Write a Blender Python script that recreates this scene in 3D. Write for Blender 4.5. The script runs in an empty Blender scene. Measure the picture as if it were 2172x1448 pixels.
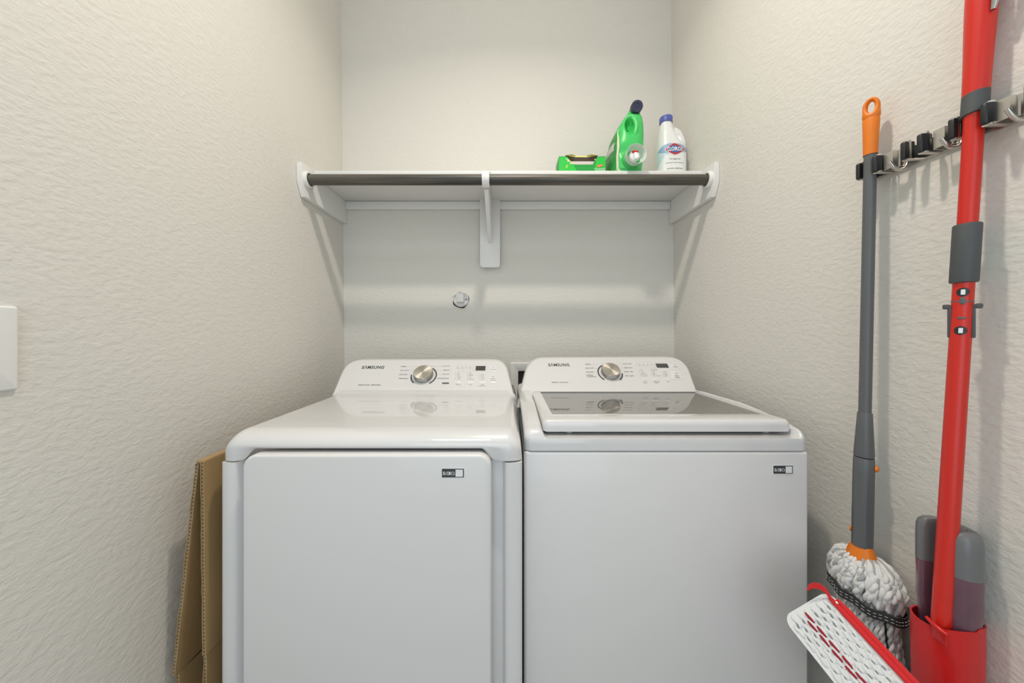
import bpy, bmesh, math, random
from mathutils import Vector, Matrix
random.seed(7)
PI = math.pi
C = bpy.context.scene.collection
sc = bpy.context.scene

# ------------------------------------------------------------------ camera, world, light, exposure
H = 1.22                      # eye height of the camera above the floor
F = 710.0                     # focal length in pixels of the 2172 px wide frame
CX, CY = 1078.0, 703.0        # where the view axis meets the frame
cam_d = bpy.data.cameras.new('camera')
cam = bpy.data.objects.new('camera', cam_d)
C.objects.link(cam)
cam_d.sensor_width = 36.0
cam_d.lens = F / 2172 * 36
cam_d.shift_x = (1086 - CX) / 2172
cam_d.shift_y = -(724 - CY) / 2172
cam_d.clip_start = 0.02
cam.location = (0, 0, H)
cam.rotation_euler = (PI / 2, 0, 0)
sc.camera = cam

w = bpy.data.worlds.new('world')
sc.world = w
w.use_nodes = True
w.node_tree.nodes['Background'].inputs[0].default_value = (0.82, 0.91, 1.0, 1)
w.node_tree.nodes['Background'].inputs[1].default_value = 0.45

# the flush dome lamp on the closet ceiling, warm white: its open bottom and its glowing sides
for nm, kind, watts in (('ceiling_lamp', 'AREA', 11.5), ('ceiling_lamp_dome', 'POINT', 5.5)):
    ld = bpy.data.lights.new(nm, kind)
    if kind == 'AREA':
        ld.shape = 'DISK'
        ld.size = 0.09
        ld.spread = math.radians(146)
    else:
        ld.shadow_soft_size = 0.045
    ld.energy = watts
    ld.color = (1.0, 0.90, 0.79)
    lo = bpy.data.objects.new(nm, ld)
    C.objects.link(lo)
    lo.location = (0.04, 0.60, H + 1.70)
# the daylight of the hall behind the photographer, and an added cool fill brightening the side walls
for nm, loc, rot, sx, sy, watts in (('hall_daylight', (-0.1, -1.3, H + 0.15), (PI / 2, 0, 0), 1.5, 2.0, 13.0),
                                    ('cool_wall_fill', (-0.40, -0.25, H + 1.70), (0, 0, 0), 0.5, 0.5, 4.5)):
    ad = bpy.data.lights.new(nm, 'AREA')
    ad.shape = 'RECTANGLE'
    ad.size, ad.size_y = sx, sy
    ad.energy = watts
    ad.color = (0.79, 0.925, 1.0) if nm == 'hall_daylight' else (0.66, 0.88, 1.0)
    ao = bpy.data.objects.new(nm, ad)
    C.objects.link(ao)
    ao.location = loc
    ao.rotation_euler = rot

sc.view_settings.view_transform = 'Standard'
sc.view_settings.look = 'None'
sc.view_settings.exposure = 0.0
sc.view_settings.gamma = 1.0
sc.view_settings.use_curve_mapping = False


# ------------------------------------------------------------------ materials
def mat(name, col, rough=0.5, metal=0.0, coat=0.0, spec=0.5, aniso=0.0, trans=0.0, ior=1.5, sheen=0.0, sss=0.0):
    m = bpy.data.materials.new(name)
    m.use_nodes = True
    b = m.node_tree.nodes['Principled BSDF']
    b.inputs['Base Color'].default_value = (*col, 1)
    b.inputs['Roughness'].default_value = rough
    b.inputs['Metallic'].default_value = metal
    b.inputs['Coat Weight'].default_value = coat
    b.inputs['Coat Roughness'].default_value = 0.015
    b.inputs['Specular IOR Level'].default_value = spec
    b.inputs['Anisotropic'].default_value = aniso
    b.inputs['Transmission Weight'].default_value = trans
    b.inputs['IOR'].default_value = ior
    b.inputs['Sheen Weight'].default_value = sheen
    b.inputs['Subsurface Weight'].default_value = sss
    if sss:
        b.inputs['Subsurface Radius'].default_value = (0.01, 0.01, 0.01)
    return m


def nodes(m):
    return m.node_tree.nodes, m.node_tree.links, m.node_tree.nodes['Principled BSDF']


def add_noise_colour(m, c0, c1, scale, stretch=(1, 1, 1), detail=4.0, lo=0.3, hi=0.7):
    n, l, b = nodes(m)
    tc = n.new('ShaderNodeTexCoord')
    mp = n.new('ShaderNodeMapping')
    mp.inputs['Scale'].default_value = stretch
    nz = n.new('ShaderNodeTexNoise')
    nz.inputs['Scale'].default_value = scale
    nz.inputs['Detail'].default_value = detail
    cr = n.new('ShaderNodeValToRGB')
    cr.color_ramp.elements[0].position = lo
    cr.color_ramp.elements[1].position = hi
    cr.color_ramp.elements[0].color = (*c0, 1)
    cr.color_ramp.elements[1].color = (*c1, 1)
    l.new(tc.outputs['Object'], mp.inputs['Vector'])
    l.new(mp.outputs['Vector'], nz.inputs['Vector'])
    l.new(nz.outputs['Fac'], cr.inputs['Fac'])
    l.new(cr.outputs['Color'], b.inputs['Base Color'])
    return nz


def add_bump(m, scale, dist, strength=1.0, detail=3.0, stretch=(1, 1, 1), ramp=None):
    n, l, b = nodes(m)
    tc = n.new('ShaderNodeTexCoord')
    mp = n.new('ShaderNodeMapping')
    mp.inputs['Scale'].default_value = stretch
    nz = n.new('ShaderNodeTexNoise')
    nz.inputs['Scale'].default_value = scale
    nz.inputs['Detail'].default_value = detail
    bp = n.new('ShaderNodeBump')
    bp.inputs['Distance'].default_value = dist
    bp.inputs['Strength'].default_value = strength
    l.new(tc.outputs['Object'], mp.inputs['Vector'])
    l.new(mp.outputs['Vector'], nz.inputs['Vector'])
    out = nz.outputs['Fac']
    if ramp:
        cr = n.new('ShaderNodeValToRGB')
        cr.color_ramp.elements[0].position = ramp[0]
        cr.color_ramp.elements[1].position = ramp[1]
        l.new(out, cr.inputs['Fac'])
        out = cr.outputs['Color']
    l.new(out, bp.inputs['Height'])
    if b.inputs['Normal'].links:
        l.new(b.inputs['Normal'].links[0].from_socket, bp.inputs['Normal'])
    l.new(bp.outputs['Normal'], b.inputs['Normal'])


M = {}
M['wall'] = mat('wall_paint', (0.735, 0.71, 0.66), 0.75, spec=0.3)
add_bump(M['wall'], 60, 0.0022, 0.27, 3.0, (1, 1, 1.7), (0.38, 0.62))
add_bump(M['wall'], 190, 0.0009, 0.35, 2.0)
M['ceiling'] = mat('ceiling_paint', (0.80, 0.79, 0.76), 0.8)
M['floor'] = mat('floor_tile', (0.42, 0.40, 0.37), 0.4)
add_noise_colour(M['floor'], (0.36, 0.34, 0.31), (0.48, 0.46, 0.42), 6)
M['trim'] = mat('white_trim_paint', (0.83, 0.82, 0.80), 0.35)
M['enamel'] = mat('white_enamel', (0.765, 0.745, 0.74), 0.28, coat=0.25)
M['gloss'] = mat('white_gloss_plastic', (0.72, 0.71, 0.71), 0.26, coat=1.0)
M['panel'] = mat('white_console_plastic', (0.76, 0.75, 0.745), 0.30, coat=0.6)
M['key'] = mat('white_key', (0.78, 0.77, 0.765), 0.4)
M['print'] = mat('dark_print', (0.05, 0.05, 0.055), 0.5)
M['greyprint'] = mat('grey_print', (0.17, 0.17, 0.175), 0.5)
M['lineprint'] = mat('pale_line_print', (0.60, 0.595, 0.58), 0.5)
M['lcd'] = mat('dark_display', (0.075, 0.075, 0.077), 0.15)
M['steel'] = mat('brushed_steel', (0.74, 0.70, 0.62), 0.36, 1.0, aniso=0.7)
n_, l_, b_ = nodes(M['steel'])
tg = n_.new('ShaderNodeTangent')
tg.direction_type = 'RADIAL'
tg.axis = 'Z'
l_.new(tg.outputs[0], b_.inputs['Tangent'])
M['chrome'] = mat('polished_steel', (0.66, 0.63, 0.59), 0.32, 1.0)
M['knobside'] = mat('satin_steel', (0.42, 0.41, 0.39), 0.25, 1.0)
M['glass'] = mat('smoked_mirror_glass', (0.16, 0.155, 0.145), 0.02, spec=1.0, ior=2.6)
M['dark'] = mat('dark_gap', (0.03, 0.03, 0.03), 0.7)
M['boxin'] = mat('taupe_recess', (0.22, 0.18, 0.15), 0.7)
M['hole_shade'] = mat('painted_hole_shade', (0.05, 0.045, 0.035), 0.9)
M['rod'] = mat('weathered_wood_rod', (0.12, 0.11, 0.09), 0.42)
add_noise_colour(M['rod'], (0.030, 0.027, 0.022), (0.135, 0.12, 0.10), 22, (0.12, 3, 3), 6, 0.3, 0.72)
M['card'] = mat('brown_cardboard', (0.42, 0.27, 0.12), 0.8)
add_noise_colour(M['card'], (0.36, 0.235, 0.105), (0.47, 0.31, 0.145), 9, (1, 1, 0.3))
M['cardedge'] = mat('cut_cardboard_edge', (0.50, 0.40, 0.25), 0.9)
M['orange'] = mat('orange_plastic', (0.80, 0.20, 0.008), 0.42)
add_bump(M['orange'], 900, 0.0002, 0.3)
M['grey'] = mat('grey_plastic_coat', (0.115, 0.12, 0.125), 0.36)
M['greydark'] = mat('charcoal_rubber', (0.075, 0.08, 0.083), 0.55)
M['red'] = mat('red_plastic', (0.64, 0.022, 0.012), 0.32)
M['redgloss'] = mat('bright_red_plastic', (0.62, 0.012, 0.012), 0.28)
M['redcloth'] = mat('red_binding', (0.66, 0.008, 0.010), 0.7, sheen=0.2)
M['crimson'] = mat('crimson_stitch', (0.35, 0.012, 0.03), 0.8)
M['black'] = mat('black_rubber', (0.018, 0.018, 0.019), 0.38)
M['bottlegrey'] = mat('grey_bottle', (0.16, 0.16, 0.165), 0.28)
M['purple'] = mat('smoky_purple_bottle', (0.085, 0.045, 0.06), 0.2, coat=0.3)
add_noise_colour(M['purple'], (0.085, 0.045, 0.065), (0.17, 0.075, 0.105), 9)
M['yarn'] = mat('white_yarn', (0.74, 0.73, 0.71), 0.9, sheen=0.3)
M['yarngrey'] = mat('grey_yarn', (0.40, 0.395, 0.39), 0.9, sheen=0.3)
M['band'] = mat('black_band', (0.03, 0.03, 0.032), 0.75)
M['stitch'] = mat('white_stitch', (0.6, 0.6, 0.6), 0.8)
M['pile'] = mat('white_microfibre', (0.78, 0.78, 0.77), 0.95, sheen=0.5)
add_bump(M['pile'], 700, 0.0012, 0.8)
M['groove'] = mat('grey_weave', (0.22, 0.24, 0.25), 0.95)
M['green'] = mat('green_bottle', (0.055, 0.56, 0.13), 0.38, sss=0.05)
M['darkgreen'] = mat('green_label', (0.025, 0.27, 0.05), 0.45)
add_noise_colour(M['darkgreen'], (0.018, 0.22, 0.04), (0.04, 0.33, 0.065), 60)
M['palelabel'] = mat('pale_label', (0.68, 0.70, 0.50), 0.5)
M['greylabel'] = mat('grey_label_patch', (0.55, 0.52, 0.52), 0.5)
M['navy'] = mat('navy_cap', (0.032, 0.036, 0.075), 0.35)
M['clear'] = mat('frosted_clear_plastic', (0.82, 0.88, 0.82), 0.4)
M['clear'].node_tree.nodes['Principled BSDF'].inputs['Alpha'].default_value = 0.62
M['white'] = mat('white_plastic', (0.84, 0.84, 0.83), 0.35)
M['bluecap'] = mat('blue_cap', (0.10, 0.12, 0.42), 0.4)
M['lblue'] = mat('label_sky_blue', (0.30, 0.45, 0.68), 0.4)
M['lpale'] = mat('label_pale_blue', (0.60, 0.74, 0.80), 0.4)
M['lred'] = mat('label_red', (0.55, 0.03, 0.03), 0.4)
M['lnavy'] = mat('label_blue', (0.07, 0.16, 0.40), 0.4)
M['lwhite'] = mat('label_white', (0.84, 0.84, 0.84), 0.4)
M['boxgreen'] = mat('green_carton', (0.02, 0.55, 0.06), 0.45)
M['boxdark'] = mat('dark_green_carton', (0.012, 0.33, 0.05), 0.45)
M['boxlime'] = mat('lime_print', (0.33, 0.62, 0.06), 0.45)
M['boxyellow'] = mat('yellow_print', (0.78, 0.74, 0.22), 0.5)
M['boxorange'] = mat('orange_print', (0.80, 0.16, 0.07), 0.5)
M['cartonin'] = mat('raw_carton_inside', (0.10, 0.075, 0.055), 0.9)
M['sheet'] = mat('white_dryer_sheets', (0.66, 0.58, 0.56), 0.9)


# ------------------------------------------------------------------ helpers
def at(px, py, d):
    """the world point that lies d metres in front of the lens on the line through a frame position"""
    return Vector(((px - CX) * d / F, d, H - (py - CY) * d / F))


ORG = {}


def link(name, bm, material, parent=None, smooth=40, label=None):
    me = bpy.data.meshes.new(name)
    org = ORG.get(parent.name, Vector((0, 0, 0))) if parent else Vector((0, 0, 0))
    if org.length:
        bmesh.ops.translate(bm, verts=bm.verts, vec=-org)
    bmesh.ops.recalc_face_normals(bm, faces=bm.faces)
    bm.to_mesh(me)
    bm.free()
    mats = material if isinstance(material, (list, tuple)) else [material]
    for m in mats:
        me.materials.append(m)
    if smooth is not None:
        me.polygons.foreach_set('use_smooth', [True] * len(me.polygons))
        me.set_sharp_from_angle(angle=math.radians(smooth))
    o = bpy.data.objects.new(name, me)
    C.objects.link(o)
    if parent:
        o.parent = parent
        ORG[o.name] = org
    if label:
        o['label'] = label
    return o


def thing(name, label, cat, loc, group=None):
    o = bpy.data.objects.new(name, None)
    o.empty_display_size = 0.05
    C.objects.link(o)
    o.location = loc
    o['label'] = label
    o['category'] = cat
    if group:
        o['group'] = group
    ORG[o.name] = Vector(loc)
    return o


def tag(o, label, cat, group=None):
    o['label'] = label
    o['category'] = cat
    if group:
        o['group'] = group
    return o


def structure(o):
    o['kind'] = 'structure'
    return o


def box(x0, x1, y0, y1, z0, z1, bev=0.0, seg=3, bm=None):
    out = bm or bmesh.new()
    b = bmesh.new()
    r = bmesh.ops.create_cube(b, size=1)
    for v in b.verts:
        v.co = Vector(((x0 + x1) / 2 + v.co.x * (x1 - x0), (y0 + y1) / 2 + v.co.y * (y1 - y0), (z0 + z1) / 2 + v.co.z * (z1 - z0)))
    if bev:
        bmesh.ops.bevel(b, geom=list(b.edges), offset=bev, segments=seg, affect='EDGES', profile=0.5)
    merge(out, b)
    return out


def merge(dst, src, mi=None):
    m = {}
    for v in src.verts:
        m[v] = dst.verts.new(v.co)
    for f in src.faces:
        try:
            nf = dst.faces.new([m[v] for v in f.verts])
            nf.material_index = f.material_index if mi is None else mi
        except ValueError:
            pass
    src.free()
    return dst


def grid_from(rows, closed_u=False, closed_v=False, cap=False, bm=None):
    """rows of points -> quads"""
    bm = bm or bmesh.new()
    vs = [[bm.verts.new(p) for p in r] for r in rows]
    nr, nc = len(vs), len(vs[0])
    for i in range(nr if closed_v else nr - 1):
        a, b = vs[i], vs[(i + 1) % nr]
        for j in range(nc if closed_u else nc - 1):
            k = (j + 1) % nc
            bm.faces.new((a[j], a[k], b[k], b[j]))
    if cap:
        bm.faces.new(vs[0])
        bm.faces.new(list(reversed(vs[-1])))
    return bm


def frame_of(d):
    d = d.normalized()
    a = Vector((0, 0, 1)) if abs(d.z) < 0.9 else Vector((1, 0, 0))
    u = d.cross(a).normalized()
    return u, d.cross(u).normalized()


def tube(pts, rad, sides=16, cap=True, bm=None, flat=(1, 1), up=None):
    """a round bar along a line of points; rad is a number or one radius per point"""
    pts = [Vector(p) for p in pts]
    if not hasattr(rad, '__len__'):
        rad = [rad] * len(pts)
    rows = []
    u = None
    for i, p in enumerate(pts):
        t = (pts[min(i + 1, len(pts) - 1)] - pts[max(i - 1, 0)]).normalized()
        if u is None:
            if up is not None:
                u = (Vector(up) - t * Vector(up).dot(t)).normalized()
            else:
                u, _ = frame_of(t)
        else:
            u = (u - t * u.dot(t)).normalized()
        v = t.cross(u)
        r = rad[i]
        rows.append([p + u * (math.cos(a) * r * flat[0]) + v * (math.sin(a) * r * flat[1]) for a in [2 * PI * k / sides for k in range(sides)]])
    return grid_from(rows, closed_u=True, cap=cap, bm=bm)


def lathe(prof, origin, axis, sides=40, bm=None, cap=True):
    """prof: (radius, distance along the axis)"""
    axis = Vector(axis).normalized()
    u, v = frame_of(axis)
    o = Vector(origin)
    rows = [[o + axis * h + u * (math.cos(a) * r) + v * (math.sin(a) * r) for a in [2 * PI * k / sides for k in range(sides)]] for r, h in prof]
    return grid_from(rows, closed_u=True, cap=cap, bm=bm)


def rrect(w, h, r, n=8, cx=0.0, cy=0.0, rs=None):
    """rounded rectangle outline, counter-clockwise; rs: radii of the corners (right-bottom, right-top, left-top, left-bottom)"""
    rs = rs or (r, r, r, r)
    out = []
    for k, (sx, sy) in enumerate(((1, -1), (1, 1), (-1, 1), (-1, -1))):
        rr = rs[k]
        ox, oy = cx + sx * (w / 2 - rr), cy + sy * (h / 2 - rr)
        a0 = (-PI / 2, 0, PI / 2, PI)[k]
        for i in range(n + 1):
            a = a0 + PI / 2 * i / n
            out.append((ox + rr * math.cos(a), oy + rr * math.sin(a)))
    return out


def inset2(outline, d):
    n = len(outline)
    res = []
    for i in range(n):
        p0, p1, p2 = Vector(outline[i - 1]), Vector(outline[i]), Vector(outline[(i + 1) % n])
        e1, e2 = p1 - p0, p2 - p1
        if e1.length < 1e-9:
            e1 = e2
        if e2.length < 1e-9:
            e2 = e1
        n1 = Vector((-e1.y, e1.x)).normalized()
        n2 = Vector((-e2.y, e2.x)).normalized()
        nn = n1 + n2
        if nn.length < 1e-6:
            nn = n1
        nn.normalize()
        k = max(0.35, nn.dot(n1))
        res.append(p1 + nn * (d / k))
    return res


def slab(outline, o, ux, uy, un, depth, bev=0.003, seg=4, back=None, bm=None):
    """solid with a given outline (counter-clockwise seen along -un), front face on the plane at o, rounded front edge, going back by depth"""
    o, ux, uy, un = Vector(o), Vector(ux), Vector(uy), Vector(un)
    back = Vector(back) if back else -un
    P = lambda q, b: o + ux * q[0] + uy * q[1] + back * b
    rows = [[P(q, depth) for q in outline]]
    for k in range(seg + 1):
        a = PI / 2 * k / seg
        q2 = inset2(outline, bev * (1 - math.cos(a))) if bev else outline
        rows.append([P(q, bev * (1 - math.sin(a))) for q in q2])
        if not bev:
            break
    return grid_from(rows, closed_u=True, cap=True, bm=bm)


def plane_frame(p0, nrm, up=(0, 0, 1)):
    n = Vector(nrm).normalized()
    uy = (Vector(up) - n * Vector(up).dot(n)).normalized()
    ux = uy.cross(n).normalized()
    return Vector(p0), ux, uy, n


def on_plane(px, py, fr):
    o, ux, uy, n = fr
    e = Vector((0, 0, H))
    d = at(px, py, 1.0) - e
    t = (o - e).dot(n) / d.dot(n)
    q = e + d * t - o
    return Vector((q.dot(ux), q.dot(uy)))


def text_shape(s, bold=0.0, space=1.0, shear=0.0):
    cu = bpy.data.curves.new('t', 'FONT')
    cu.body = s
    cu.size = 1.0
    cu.resolution_u = 3
    cu.offset = bold
    cu.shear = shear
    cu.space_character = space
    cu.align_x = 'LEFT'
    o = bpy.data.objects.new('t', cu)
    me = bpy.data.meshes.new_from_object(o)
    vs = [v.co.copy() for v in me.vertices]
    fs = [tuple(p.vertices) for p in me.polygons]
    bpy.data.objects.remove(o)
    bpy.data.curves.remove(cu)
    bpy.data.meshes.remove(me)
    return vs, fs


TEXTS = {}


def lettering(s, put, w=None, h=None, x=0.0, y=0.0, align='c', bold=0.0, space=1.0, shear=0.0, bm=None):
    """flat letters; put(u, v) places a 2-D point on its surface. Fitted into width w and cap height h."""
    key = (s, bold, space, shear)
    if key not in TEXTS:
        TEXTS[key] = text_shape(*key)
    vs, fs = TEXTS[key]
    if not vs:
        return bm or bmesh.new()
    x0, x1 = min(v.x for v in vs), max(v.x for v in vs)
    y0, y1 = min(v.y for v in vs), max(v.y for v in vs)
    sx = w / (x1 - x0) if w else None
    sy = h / (y1 - y0) if h else None
    sx = sx or sy
    sy = sy or sx
    ox = {'c': -(x0 + x1) / 2, 'l': -x0, 'r': -x1}[align]
    bm = bm or bmesh.new()
    bv = [bm.verts.new(put(x + (v.x + ox) * sx, y + (v.y - (y0 + y1) / 2) * sy)) for v in vs]
    for f in fs:
        try:
            bm.faces.new([bv[i] for i in f])
        except ValueError:
            pass
    return bm


def flat_poly(pts, put, bm=None):
    bm = bm or bmesh.new()
    bm.faces.new([bm.verts.new(put(*p)) for p in pts])
    return bm


def flat_rect(x0, x1, y0, y1, put, bm=None):
    return flat_poly([(x0, y0), (x1, y0), (x1, y1), (x0, y1)], put, bm)


def ring2(o_pts, i_pts, put, bm=None):
    bm = bm or bmesh.new()
    a = [bm.verts.new(put(*p)) for p in o_pts]
    b = [bm.verts.new(put(*p)) for p in i_pts]
    n = len(a)
    for i in range(n):
        j = (i + 1) % n
        bm.faces.new((a[i], a[j], b[j], b[i]))
    return bm


def circ(r, n=24, cx=0, cy=0, a0=0.0, a1=2 * PI):
    return [(cx + r * math.cos(a0 + (a1 - a0) * k / n), cy + r * math.sin(a0 + (a1 - a0) * k / n)) for k in range(n if abs(a1 - a0 - 2 * PI) < 1e-6 else n + 1)]


def arc_band(r0, r1, a0, a1, put, cx=0, cy=0, n=40, bm=None):
    rows = [[put(cx + r * math.cos(a0 + (a1 - a0) * k / n), cy + r * math.sin(a0 + (a1 - a0) * k / n)) for k in range(n + 1)] for r in (r0, r1)]
    return grid_from(rows, bm=bm)


def smooth01(t):
    t = max(0.0, min(1.0, t))
    return t * t * (3 - 2 * t)


# ------------------------------------------------------------------ room shell
XL, XR, D = -0.7954, 0.8046, 1.623
SHEAR = -0.0093               # the side walls stand a little out of plumb
ZC = H + 1.86
YF = -1.25


def wall_x(x, z):
    return x + SHEAR * (z - H)


def wall_solid(name, p, ext, m):
    bm = bmesh.new()
    a = [bm.verts.new(v) for v in p]
    b = [bm.verts.new(Vector(v) + Vector(ext)) for v in p]
    bm.faces.new(a)
    bm.faces.new(list(reversed(b)))
    for i in range(4):
        j = (i + 1) % 4
        bm.faces.new((a[i], b[i], b[j], a[j]))
    return structure(link(name, bm, m, smooth=None))


wall_solid('wall_left', [(wall_x(XL, 0), YF, 0), (wall_x(XL, 0), D, 0), (wall_x(XL, ZC), D, ZC), (wall_x(XL, ZC), YF, ZC)], (-0.1, 0, 0), M['wall'])
wall_solid('wall_right', [(wall_x(XR, 0), YF, 0), (wall_x(XR, 0), D, 0), (wall_x(XR, ZC), D, ZC), (wall_x(XR, ZC), YF, ZC)], (0.1, 0, 0), M['wall'])
wall_solid('floor', [(XL - 0.1, YF, 0), (XR + 0.1, YF, 0), (XR + 0.1, D + 0.1, 0), (XL - 0.1, D + 0.1, 0)], (0, 0, -0.1), M['floor'])
wall_solid('ceiling', [(XL - 0.1, YF, ZC), (XR + 0.1, YF, ZC), (XR + 0.1, D + 0.1, ZC), (XL - 0.1, D + 0.1, ZC)], (0, 0, 0.1), M['ceiling'])

# back wall with a hole for the washer outlet box
OBX0, OBX1, OBZ0, OBZ1 = 0.048, 0.24, H - 0.46, H - 0.19
bm = bmesh.new()
xs = [XL - 0.1, OBX0, OBX1, XR + 0.1]
zs = [0, OBZ0, OBZ1, ZC]
vv = [[bm.verts.new((x, D, z)) for x in xs] for z in zs]
for i in range(3):
    for j in range(3):
        if not (i == 1 and j == 1):
            bm.faces.new((vv[i][j], vv[i][j + 1], vv[i + 1][j + 1], vv[i + 1][j]))
r = bmesh.ops.extrude_face_region(bm, geom=list(bm.faces))
bmesh.ops.translate(bm, verts=[e for e in r['geom'] if isinstance(e, bmesh.types.BMVert)], vec=(0, 0.1, 0))
structure(link('wall_back', bm, M['wall'], smooth=None))

# washer outlet box: white flange with a recessed tray
t = thing('outlet_box', 'white framed washer outlet box recessed in the back wall between the two machines', 'outlet box', (0.144, D, OBZ0))
outer = rrect(0.266, 0.35, 0.006, 4, 0.144, (OBZ0 + OBZ1) / 2)
inner = rrect(0.192, 0.27, 0.003, 4, 0.144, (OBZ0 + OBZ1) / 2)
P = lambda y: (lambda q: Vector((q[0], y, q[1])))
rows = [[P(D - 0.0005)(q) for q in outer], [P(D - 0.007)(q) for q in outer], [P(D - 0.010)(q) for q in inset2(outer, 0.003)],
        [P(D - 0.010)(q) for q in inset2(inner, -0.003)], [P(D - 0.008)(q) for q in inner], [P(D + 0.004)(q) for q in inner]]
link('frame', grid_from(rows, closed_u=True), M['trim'], t)
rows = [[P(D + 0.003)(q) for q in inner], [P(D + 0.085)(q) for q in inset2(inner, 0.004)]]
bm = grid_from(rows, closed_u=True)
bm.faces.new([v for v in list(bm.verts)[len(inner):]])
link('tray', bm, M['boxin'], t)
bm = tube([(0.10, D + 0.07, OBZ0 + 0.03), (0.10, D + 0.03, OBZ0 + 0.09), (0.10, D + 0.03, OBZ0 + 0.13)], 0.012, 12)
link('valve', bm, M['chrome'], t)

# ------------------------------------------------------------------ light switch
t = thing('light_switch', 'white light switch plate at the edge of the left wall', 'light switch', (XL, 0.50, H - 0.03))
fr = (Vector((XL + 0.007, 0.497, H - 0.0265)), Vector((0, 1, 0)), Vector((0, 0, 1)), Vector((1, 0, 0)))
link('plate', slab(rrect(0.086, 0.134, 0.004), fr[0], -fr[1] * -1, fr[2], fr[3], 0.0075, 0.004), M['white'], t)
link('rocker', slab(rrect(0.033, 0.067, 0.002), fr[0] + Vector((0.003, 0, 0)), fr[1], fr[2], fr[3], 0.004, 0.0015), M['white'], t)

# ------------------------------------------------------------------ shelf
SHZ = H + 0.645                # shelf top
SHY = 1.342                    # shelf front
t = thing('wall_shelf', 'white painted closet shelf across the alcove above the two machines', 'shelf', (0, D, SHZ))
link('shelf_board', box(wall_x(XL, SHZ) + 0.021, wall_x(XR, SHZ) - 0.021, SHY, D - 0.001, SHZ - 0.019, SHZ, 0.0012, 2), M['trim'], t)
for sx, X in ((1, XL), (-1, XR)):
    prof = [(1.264, 0.640), (1.290, 0.645), (D - 0.001, 0.645), (D - 0.001, 0.521), (1.288, 0.518), (1.264, 0.570)]
    bm = bmesh.new()
    a = [bm.verts.new((wall_x(X, H + z) + sx * 0.001, y, H + z)) for y, z in prof]
    b = [bm.verts.new((wall_x(X, H + z) + sx * 0.020, y, H + z)) for y, z in prof]
    bm.faces.new(a)
    bm.faces.new(list(reversed(b)))
    for i in range(len(a)):
        j = (i + 1) % len(a)
        bm.faces.new((a[i], b[i], b[j], a[j]))
    bmesh.ops.bevel(bm, geom=list(bm.edges), offset=0.0012, segments=2, affect='EDGES')
    link('side_cleat', bm, M['trim'], t)
    # rod socket: a ring on the cleat
    xs_ = wall_x(X, H + 0.59) + sx * 0.020
    bm = lathe([(0.019, 0.0), (0.031, 0.0), (0.031, 0.010), (0.029, 0.013), (0.0235, 0.013), (0.0225, 0.011), (0.0225, 0.002), (0.019, 0.002)], (xs_, 1.30, H + 0.589), (sx, 0, 0), 40, cap=False)
    link('rod_socket', bm, M['trim'], t)
link('back_cleat', box(wall_x(XL, SHZ) + 0.021, wall_x(XR, SHZ) - 0.021, D - 0.017, D - 0.001, H + 0.588, SHZ - 0.020, 0.001, 2), M['trim'], t)
# centre bracket: wall plate, brace, rod hook
bx = -0.0865
link('bracket_plate', slab(rrect(0.095, 0.33, 0.012, 2), (bx, D - 0.036, H + 0.305 + 0.165), (1, 0, 0), (0, 0, 1), (0, -1, 0), 0.018, 0.0015, 2), M['trim'], t)
prof = [(1.272, 0.578), (1.272, 0.645 - 0.021), (D - 0.037, 0.645 - 0.021), (D - 0.037, 0.42), (1.60, 0.415), (1.54, 0.47)]
prof = [(SHY, 0.623), (D - 0.037, 0.623), (D - 0.037, 0.418), (1.572, 0.424), (1.322, 0.560), (1.322, 0.623)]
bm = bmesh.new()
bw = 0.0085
a = [bm.verts.new((bx - bw, y, H + z)) for y, z in prof]
b = [bm.verts.new((bx + bw, y, H + z)) for y, z in prof]
bm.faces.new(a)
bm.faces.new(list(reversed(b)))
for i in range(len(a)):
    j = (i + 1) % len(a)
    bm.faces.new((a[i], b[i], b[j], a[j]))
link('brace', bm, M['trim'], t)
pts = [(bx, SHY - 0.003, H + 0.640)] + [(bx, 1.30 - 0.0265 * math.sin(a_), H + 0.589 + 0.0265 * math.cos(a_)) for a_ in [0.15 + k * 0.2 for k in range(17)]]
rows = []
for k, p in enumerate(pts):
    q0, q1 = Vector(pts[max(k - 1, 0)]), Vector(pts[min(k + 1, len(pts) - 1)])
    tt = (q1 - q0).normalized()
    nn = Vector((1, 0, 0)).cross(tt)
    hw, th = (0.014, 0.003)
    p = Vector(p)
    rows.append([p + Vector((hw, 0, 0)) + nn * th, p - Vector((hw, 0, 0)) + nn * th, p - Vector((hw, 0, 0)) - nn * th, p + Vector((hw, 0, 0)) - nn * th])
link('rod_hook', grid_from(rows, closed_u=True, cap=True), M['trim'], t, smooth=50)

o = link('closet_rod', tube([(wall_x(XL, H + 0.59) + 0.025, 1.30, H + 0.589), (0, 1.30, H + 0.589), (wall_x(XR, H + 0.59) - 0.025, 1.30, H + 0.589)], 0.0200, 40), M['rod'])
tag(o, 'dark weathered wood look closet rod running along the front of the white shelf', 'closet rod')

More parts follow.
